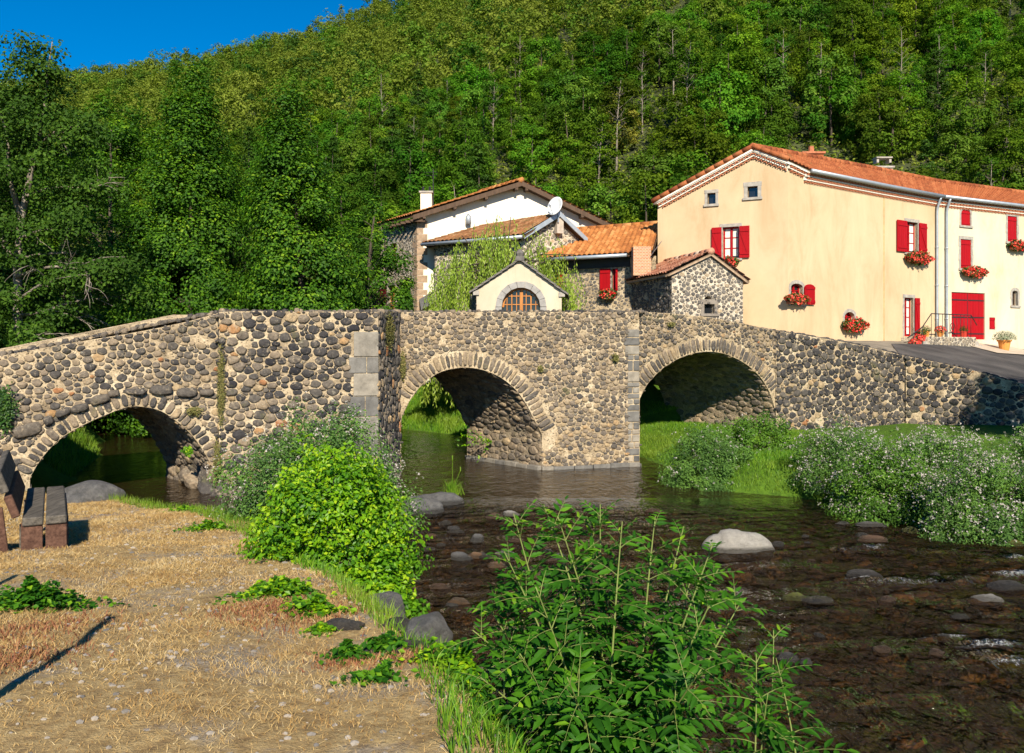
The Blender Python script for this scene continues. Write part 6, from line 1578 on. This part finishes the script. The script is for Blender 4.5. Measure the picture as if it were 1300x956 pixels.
# straw on the near bank
mb=MB(); X,Y=scatter(420000,-9,1.3,2.6,15.5,lambda X,Y:(X<lx(Y)-.65)&(np.abs(X)<Y*.66+.3)); cl=vnoise(X,Y,1.9,3)+.6*vnoise(X,Y,5.5,8); m=(cl>R.uniform(-1.5,.60,len(X))); X,Y,cl=X[m],Y[m],cl[m]
P=np.stack([X,Y,ground_z(X,Y)-.004],1); blades(mb,P,(.020+.014*np.clip(cl,-.5,1))*(1+.05*Y),.0024+.0003*Y,2.8,np.clip(.5+.25*vnoise(X,Y,3,1)+R.normal(0,.25,len(X)),0,1)); o=build('dry_grass',mb,[M_DRY],loc=(-3,8,1)); tag(o,'straw-coloured dry grass over the near bank','grass',kind='stuff')
mb=MB(); X,Y=scatter(9000,-8,1,2.6,14,lambda X,Y:(X<lx(Y)-.5)&(np.abs(X)<Y*.66+.3)&(vnoise(X,Y,1.6,12)>R.uniform(-.9,.9,len(X))))
for x_,y_ in zip(X,Y):
    a_=R.uniform(.006,.02)*(1+.05*y_); V=ICO1[0]*np.array((a_,a_*.8,a_*.55))*R.uniform(.7,1.2,3)+np.array((x_,y_,float(0))); mb.add(V,ICO1[1],0,R.random())
ZZ=ground_z(X,Y); k_=len(ICO1[0])
for j_ in range(len(mb.V)): mb.V[j_][:,2]+=ZZ[j_]+.002
m,nt,out=new_mat('path_gravel'); c=ramp(nt,[(0,(.10,.095,.09)),(.5,(.24,.215,.19)),(1,(.33,.29,.24))]); nt.links.new(attr(nt),c.inputs[0]); principled(nt,out,c.outputs[0],.9,.2)
o=build('path_gravel',mb,[m],loc=(-3,8,1)); tag(o,'loose grey gravel strewn on the bank path','gravel',kind='stuff')
# green edge
mb=MB(); X,Y=scatter(170000,-8,1.6,3,15.5,lambda X,Y:(np.abs(lx(Y)-.62-X)<.70)&(np.abs(X)<Y*.66+.3)); m=vnoise(X,Y,2.2,6)>R.uniform(-1.2,.5,len(X)); X,Y=X[m],Y[m]
P=np.stack([X,Y,ground_z(X,Y)-.01],1); blades(mb,P,np.full(len(X),.12),.008,.7); o=build('green_bank_grass',mb,[M_GRASS],loc=(-3,8,1)); tag(o,'fresh green grass along the near water edge','grass',kind='stuff')
# far bank grass
mb=MB(); X,Y=scatter(190000,2.5,15,13,29,lambda X,Y:(X>rx_(Y)-.02)&(X<rx_(Y)+5.0)&(ground_z(X,Y)>.0)); P=np.stack([X,Y,ground_z(X,Y)-.02],1); blades(mb,P,.11+.05*vnoise(X,Y,1.3,2),.012,.9)
o=build('far_bank_grass',mb,[M_GRASS],loc=(6,20,.3)); tag(o,'lush green grass on the far bank below the wall','grass',kind='stuff')
mb=MB(); X,Y=scatter(100000,-9,4,26,38,lambda X,Y:(X>rx_(Y))&(X<rx_(Y)+6)); P=np.stack([X,Y,ground_z(X,Y)-.02],1); blades(mb,P,np.full(len(X),.22),.022,.7); X,Y=scatter(30000,-17,-9,20,30,lambda X,Y:(X<lx(Y))&(X>lx(Y)-3.5)); P=np.stack([X,Y,ground_z(X,Y)-.02],1); blades(mb,P,np.full(len(X),.25),.02,.7)
o=build('upstream_grass',mb,[M_GRASS],loc=(0,30,.5)); tag(o,'sunlit green grass upstream seen through the arches','grass',kind='stuff')
# red weeds
mb=MB()
for px,py,r,D in((375,785,.35,None),(440,836,.18,None),(30,800,.45,None),(330,775,.3,None),(545,825,.25,None),(10,840,.3,None)):
    a=1.65; D=(1.38+.27)/( (py-HY)/F-.09) if (py-HY)/F>.1 else 8; D=min(max(D,3),12); D=(1.65-.27)/((py-HY)/F-.09); x=at_px(px,D); n=int(2200*r); X=x+R.normal(0,r*.6,n);Y=D+R.normal(0,r*.55,n)+.3*(X-x); P=np.stack([X,Y,ground_z(X,Y)],1); blades(mb,P,np.full(n,.035),.009,1.5)
o=build('red_weeds',mb,[M_REDW],loc=(-3,6,1.1)); tag(o,'reddish low weeds among the straw','weeds',kind='stuff')
def gD(py): return (1.65-.27)/((py-HY)/F-.09)
def weed(px,py,r,label,n=1500,ls=.05,h=.10,mat=None):
    D=gD(py); x=at_px(px,D); z=gz(x,D); c=np.array((x,D,z)); n=int(n); a=R.uniform(0,6.28,n); q=np.abs(R.normal(0,.5,n))*r*(1+.35*np.sin(a*3+px)+.25*np.sin(a*7+py)); X=x+q*np.cos(a)*1.2; Y=D+q*np.sin(a)*.8; P=np.stack([X,Y,ground_z(X,Y)+R.random(n)*h*np.clip(1-(q/r)**2*.6,.25,1)*(1+.5*np.sin(X*31)*np.sin(Y*23))],1); mb=MB(); leaves(mb,P,R.normal(0,.35,(n,3))+(0,-.15,1),ls,.7)
    return tag(build('weed_clump',mb,[mat or M_ELDER],loc=c),label,'weeds','green weed clumps on the near bank')
weed(45,768,.30,'dark green nettle-like clump at the left edge below the bench',2200,.05,.16)
weed(355,758,.26,'leafy weed clump nearest the bright bush on the straw',1700,.05,.10,M_BUSH); weed(396,780,.18,'smaller leafy clump touching the one by the bright bush',900,.05,.09,M_BUSH)
weed(440,832,.12,'small green sprig among red weeds',350,.045,.08); weed(490,822,.16,'leafy sprig before the rounded bank rock',500,.05,.1); weed(590,842,.22,'dense low green plant at the bottom of the bank beside the elder',1500,.045,.16,M_BUSH)
weed(266,672,.26,'flat green clump on the straw edge near the left arch water',900,.05,.09,M_BUSH); weed(238,650,.24,'low greenery at the bank lip under the bridge block',700,.05,.08,M_BUSH); weed(330,708,.10,'tiny green rosette beside the bright bush foot',200,.05,.05)
weed(408,800,.10,'little green tuft below the leafy clumps',250,.04,.06,M_BUSH); weed(475,862,.14,'green sprout between dry stones near the bottom',400,.045,.08)
# grass tuft with stalks on the flat rock
p=wpt(573,640); p[1]+=.3; mb=MB(); n=260; P=p+np.stack([R.normal(0,.06,n),R.normal(0,.05,n),np.full(n,.12)],1); blades(mb,P,np.full(n,.26),.012,.8)
for dx,hh_ in((.0,.85),(.16,.62)): mb.tube([p+(0,0,.1),p+(dx*.4,0,hh_*.6),p+(dx,0,hh_)],.006,4); mb.tube([p+(dx,0,hh_-.02),p+(dx,0,hh_+.07)],.014,5)
tag(build('grass_tuft',mb,[M_GRASS],loc=p),'bright grass tuft with two tall seed stalks on the flat river rock','grass')
p=pt(548,806,7.6); p[2]=gz(p[0],p[1]); mb=MB(); n=70; blades(mb,p+np.stack([R.normal(0,.12,n),R.normal(0,.08,n),np.zeros(n)],1),np.full(n,.30),.009,1.1); tag(build('reed_tuft',mb,[M_GRASS],loc=p),'thin pale reeds standing at the water edge by the bank rocks','grass')
# plants rooted in the bridge masonry
def wallplant(pl,px,py,w,h,label,n=500,ls=.06,mat=None,hang=.1):
    s,z=pl.sz(px,py); c=pl.at(s,z,.03); u=R.normal(0,w*.4,n); v=R.normal(0,h*.4,n); P=pl.at(s+u,z+v,.03+R.random(n)*hang); mb=MB(); leaves(mb,P,R.normal(0,.5,(n,3))+np.array((*pl.n,.5)),ls,.6); return tag(build('wall_plant',mb,[mat or M_MOSSL],loc=c),label,'wall plant','small plants rooted in the masonry')
M_MOSSL=leaf_mat('dry_moss_leaf',[(0,(.07,.07,.02)),(.6,(.16,.16,.04)),(1,(.26,.20,.08))],.2,.7)
wallplant(P2,281,490,.08,.85,'mossy growth down the left edge of the bridge block',1500,.04,hang=.05); wallplant(P2,276,585,.09,.5,'dry moss strip at the waterline corner of the block',700,.04,hang=.05)
wallplant(P2s,492,420,.35,.45,'mossy dry growth on top of the narrow return face',1200,.05,hang=.06); wallplant(P3,511,465,.07,.32,'green moss hanging at the left edge of the middle arch',500,.05)
wallplant(P3,780,454,.09,.11,'round green tuft on the pier right of the middle arch',260,.05); wallplant(P3,685,468,.07,.10,'small green tuft above the middle arch ring',120,.05)
wallplant(P1,6,520,.20,.42,'leafy dry plant on the wall at the left frame edge',1300,.06,M_VINE,.2); wallplant(P1,246,522,.16,.10,'ferny brown growth on the right shoulder of the left arch',300,.05)
wallplant(P1,238,573,.10,.10,'bright little fern inside the left arch footing',120,.07,M_BUSH,.1); wallplant(P2,425,567,.30,.14,'dry creeper on the block just above the flowering bush',350,.05)
wallplant(P4,850,412,.15,.08,'moss patch on the parapet above the right arch',200,.04)
x,y=P3.at(C2[-1][0],0)[:2]; c=np.array((x-1.3,y+1.3,.55)); mb=MB(); n=220
T_=MB()
for k in range(9):
    d=unit(np.array((-1,-.3,.25))+R.normal(0,.3,3)); m=16; tt=np.linspace(0,.9,m)[:,None]; leaves(mb,c+d*tt+R.normal(0,.02,(m,3)),R.normal(0,.5,(m,3))+(0,-.3,.6),.09,.45)
tag(build('arch_sapling',mb,[M_BUSH],loc=c),'slender leafy sprig reaching left from the pier under the middle arch','plant')
# --------------------------------------------- wooden bench
def wood_mat(name,a,b):
    m,nt,out=new_mat(name); n1=noise(nt,7,7,.75,mapping(nt,pos(nt),(3,.35,3),(0,0,.48))); c=ramp(nt,[(.35,a),(.65,b)]); nt.links.new(n1.outputs[0],c.inputs[0]); principled(nt,out,c.outputs[0],.9,.2,n1.outputs[0],.8,.015); return m
WG=wood_mat('weathered_wood',(.04,.036,.031),(.15,.132,.11)); WR=wood_mat('reddish_wood',(.05,.024,.017),(.15,.08,.055))
BN=thing('wooden_bench',(-5.4,9.9,.9),'weathered old wooden bench with thick planks at the path edge before the left arch','bench')
dv=np.array((-.474,.88,0)); rv=np.array((.88,.474,0)); b0=np.array((-4.9,8.95,0.)); zs_=1.33
mb=MB()
for k in range(2): mb.box(b0+dv*1.05+rv*(-.11+.215*k)+(0,0,zs_-.04),dv*1.05,rv*.098,(0,0,.045)); 
o=build('seat_board',mb,[WG],BN); bv=o.modifiers.new('b','BEVEL'); bv.width=.012
for k in range(2):
    mb=MB(); mb.box(b0+dv*.06+rv*(-.12+.225*k)+(0,0,1.08),rv*.10,dv*.03,(0,0,.20)); o=build('front_board',mb,[WR],BN); bv=o.modifiers.new('b','BEVEL'); bv.width=.008
mb=MB(); mb.box(b0+dv*1.0+rv*.20+(0,0,1.05),dv*.9,rv*.02,(0,0,.22)); build('side_board',mb,[WG],BN)
lean=unit(np.array((-.88*.45,-.474*.45,1.0)))
for k in range(2):
    mb=MB(); ln=unit(-rv*.35+np.array((0,0,1))); th=np.cross(dv,ln); c=b0+dv*(1.0)-rv*(.30+.1*k)+(0,0,1.46+.26*k); mb.box(c,dv*1.0,ln*.12,th*.04); o=build('backrest_plank',mb,[WG if k else WR],BN); bv=o.modifiers.new('b','BEVEL'); bv.width=.01
for k in range(3):
    mb=MB(); ln=unit(rv*.30+np.array((0,0,1))); c=b0-dv*.02-rv*(.42+.17*k)+(0,0,1.13-.0*k); mb.box(c,rv*.078,dv*.03,unit(np.array((-.1,-.05,1)))*.34); o=build('end_board',mb,[WR],BN); bv=o.modifiers.new('b','BEVEL'); bv.width=.008
for k,(a,b) in enumerate(((.25,-.2),(.25,.15),(1.85,-.2),(1.85,.15))):
    mb=MB(); c=b0+dv*a+rv*b; zg_=gz(c[0],c[1]); mb.box(c+(0,0,(zg_+1.25)/2-.05),rv*.04,dv*.04,(0,0,(1.3-zg_)/2)); build('leg',mb,[WG],BN)
# fence posts beside the camera: they throw the slanting shadows on the straw
for i,(x,y,h,lb) in enumerate([(-2.42,3.35,1.5,'weathered post beside the path outside the lower left corner'),(-4.1,5.6,1.1,'second weathered post outside the left edge, further along')]):
    mb=MB(); z=gz(x,y); mb.tube([(x,y,z-.2),(x+.02,y,z+h*.5),(x-.02,y,z+h)],[.035,.033,.03],8); tag(build('fence_post',mb,[WG],loc=(x,y,z),smooth=True),lb,'post')
# ================================================================ camera, light
cam=bpy.data.cameras.new('camera'); co=bpy.data.objects.new('camera',cam); COL.objects.link(co)
co.location=(0,0,CZ); co.rotation_euler=(math.radians(90),0,0); cam.sensor_width=36; cam.lens=36*F/1300; cam.shift_y=-42/1300; cam.clip_end=2000; cam.clip_start=.1
scene.camera=co
AZ=math.radians(8); EL=math.radians(33)
sd=Vector((math.sin(AZ)*math.cos(EL),-math.cos(AZ)*math.cos(EL),math.sin(EL)))
sun=bpy.data.lights.new('sun','SUN'); sun.energy=5.0; sun.angle=math.radians(.5); sun.color=(1,.90,.73)
so=bpy.data.objects.new('sun',sun); COL.objects.link(so); so.rotation_euler=(-sd).to_track_quat('-Z','Y').to_euler()
w=bpy.data.worlds.new('World'); scene.world=w; w.use_nodes=True; nt=w.node_tree; bg=nt.nodes['Background']
sk=nt.nodes.new('ShaderNodeTexSky'); sk.sky_type='NISHITA'; sk.sun_disc=False; sk.sun_elevation=EL; sk.sun_rotation=math.pi-AZ; sk.altitude=1200; sk.air_density=1.0; sk.dust_density=.1; sk.ozone_density=4.0
hs=nt.nodes.new('ShaderNodeHueSaturation'); hs.inputs['Saturation'].default_value=1.42; hs.inputs['Value'].default_value=1.22; nt.links.new(sk.outputs[0],hs.inputs['Color']); nt.links.new(hs.outputs[0],bg.inputs[0]); bg.inputs[1].default_value=.064
vs=scene.view_settings; vs.view_transform='Standard'; vs.look='None'; vs.exposure=.78; vs.gamma=1
scene.render.engine='CYCLES'; cy=scene.cycles
cy.use_denoising=True; cy.denoiser='OPENIMAGEDENOISE'; cy.max_bounces=5; cy.diffuse_bounces=2; cy.glossy_bounces=3; cy.transmission_bounces=3; cy.transparent_max_bounces=6
cy.use_adaptive_sampling=True; cy.adaptive_threshold=.02; cy.caustics_reflective=False; cy.caustics_refractive=False; cy.sample_clamp_indirect=4
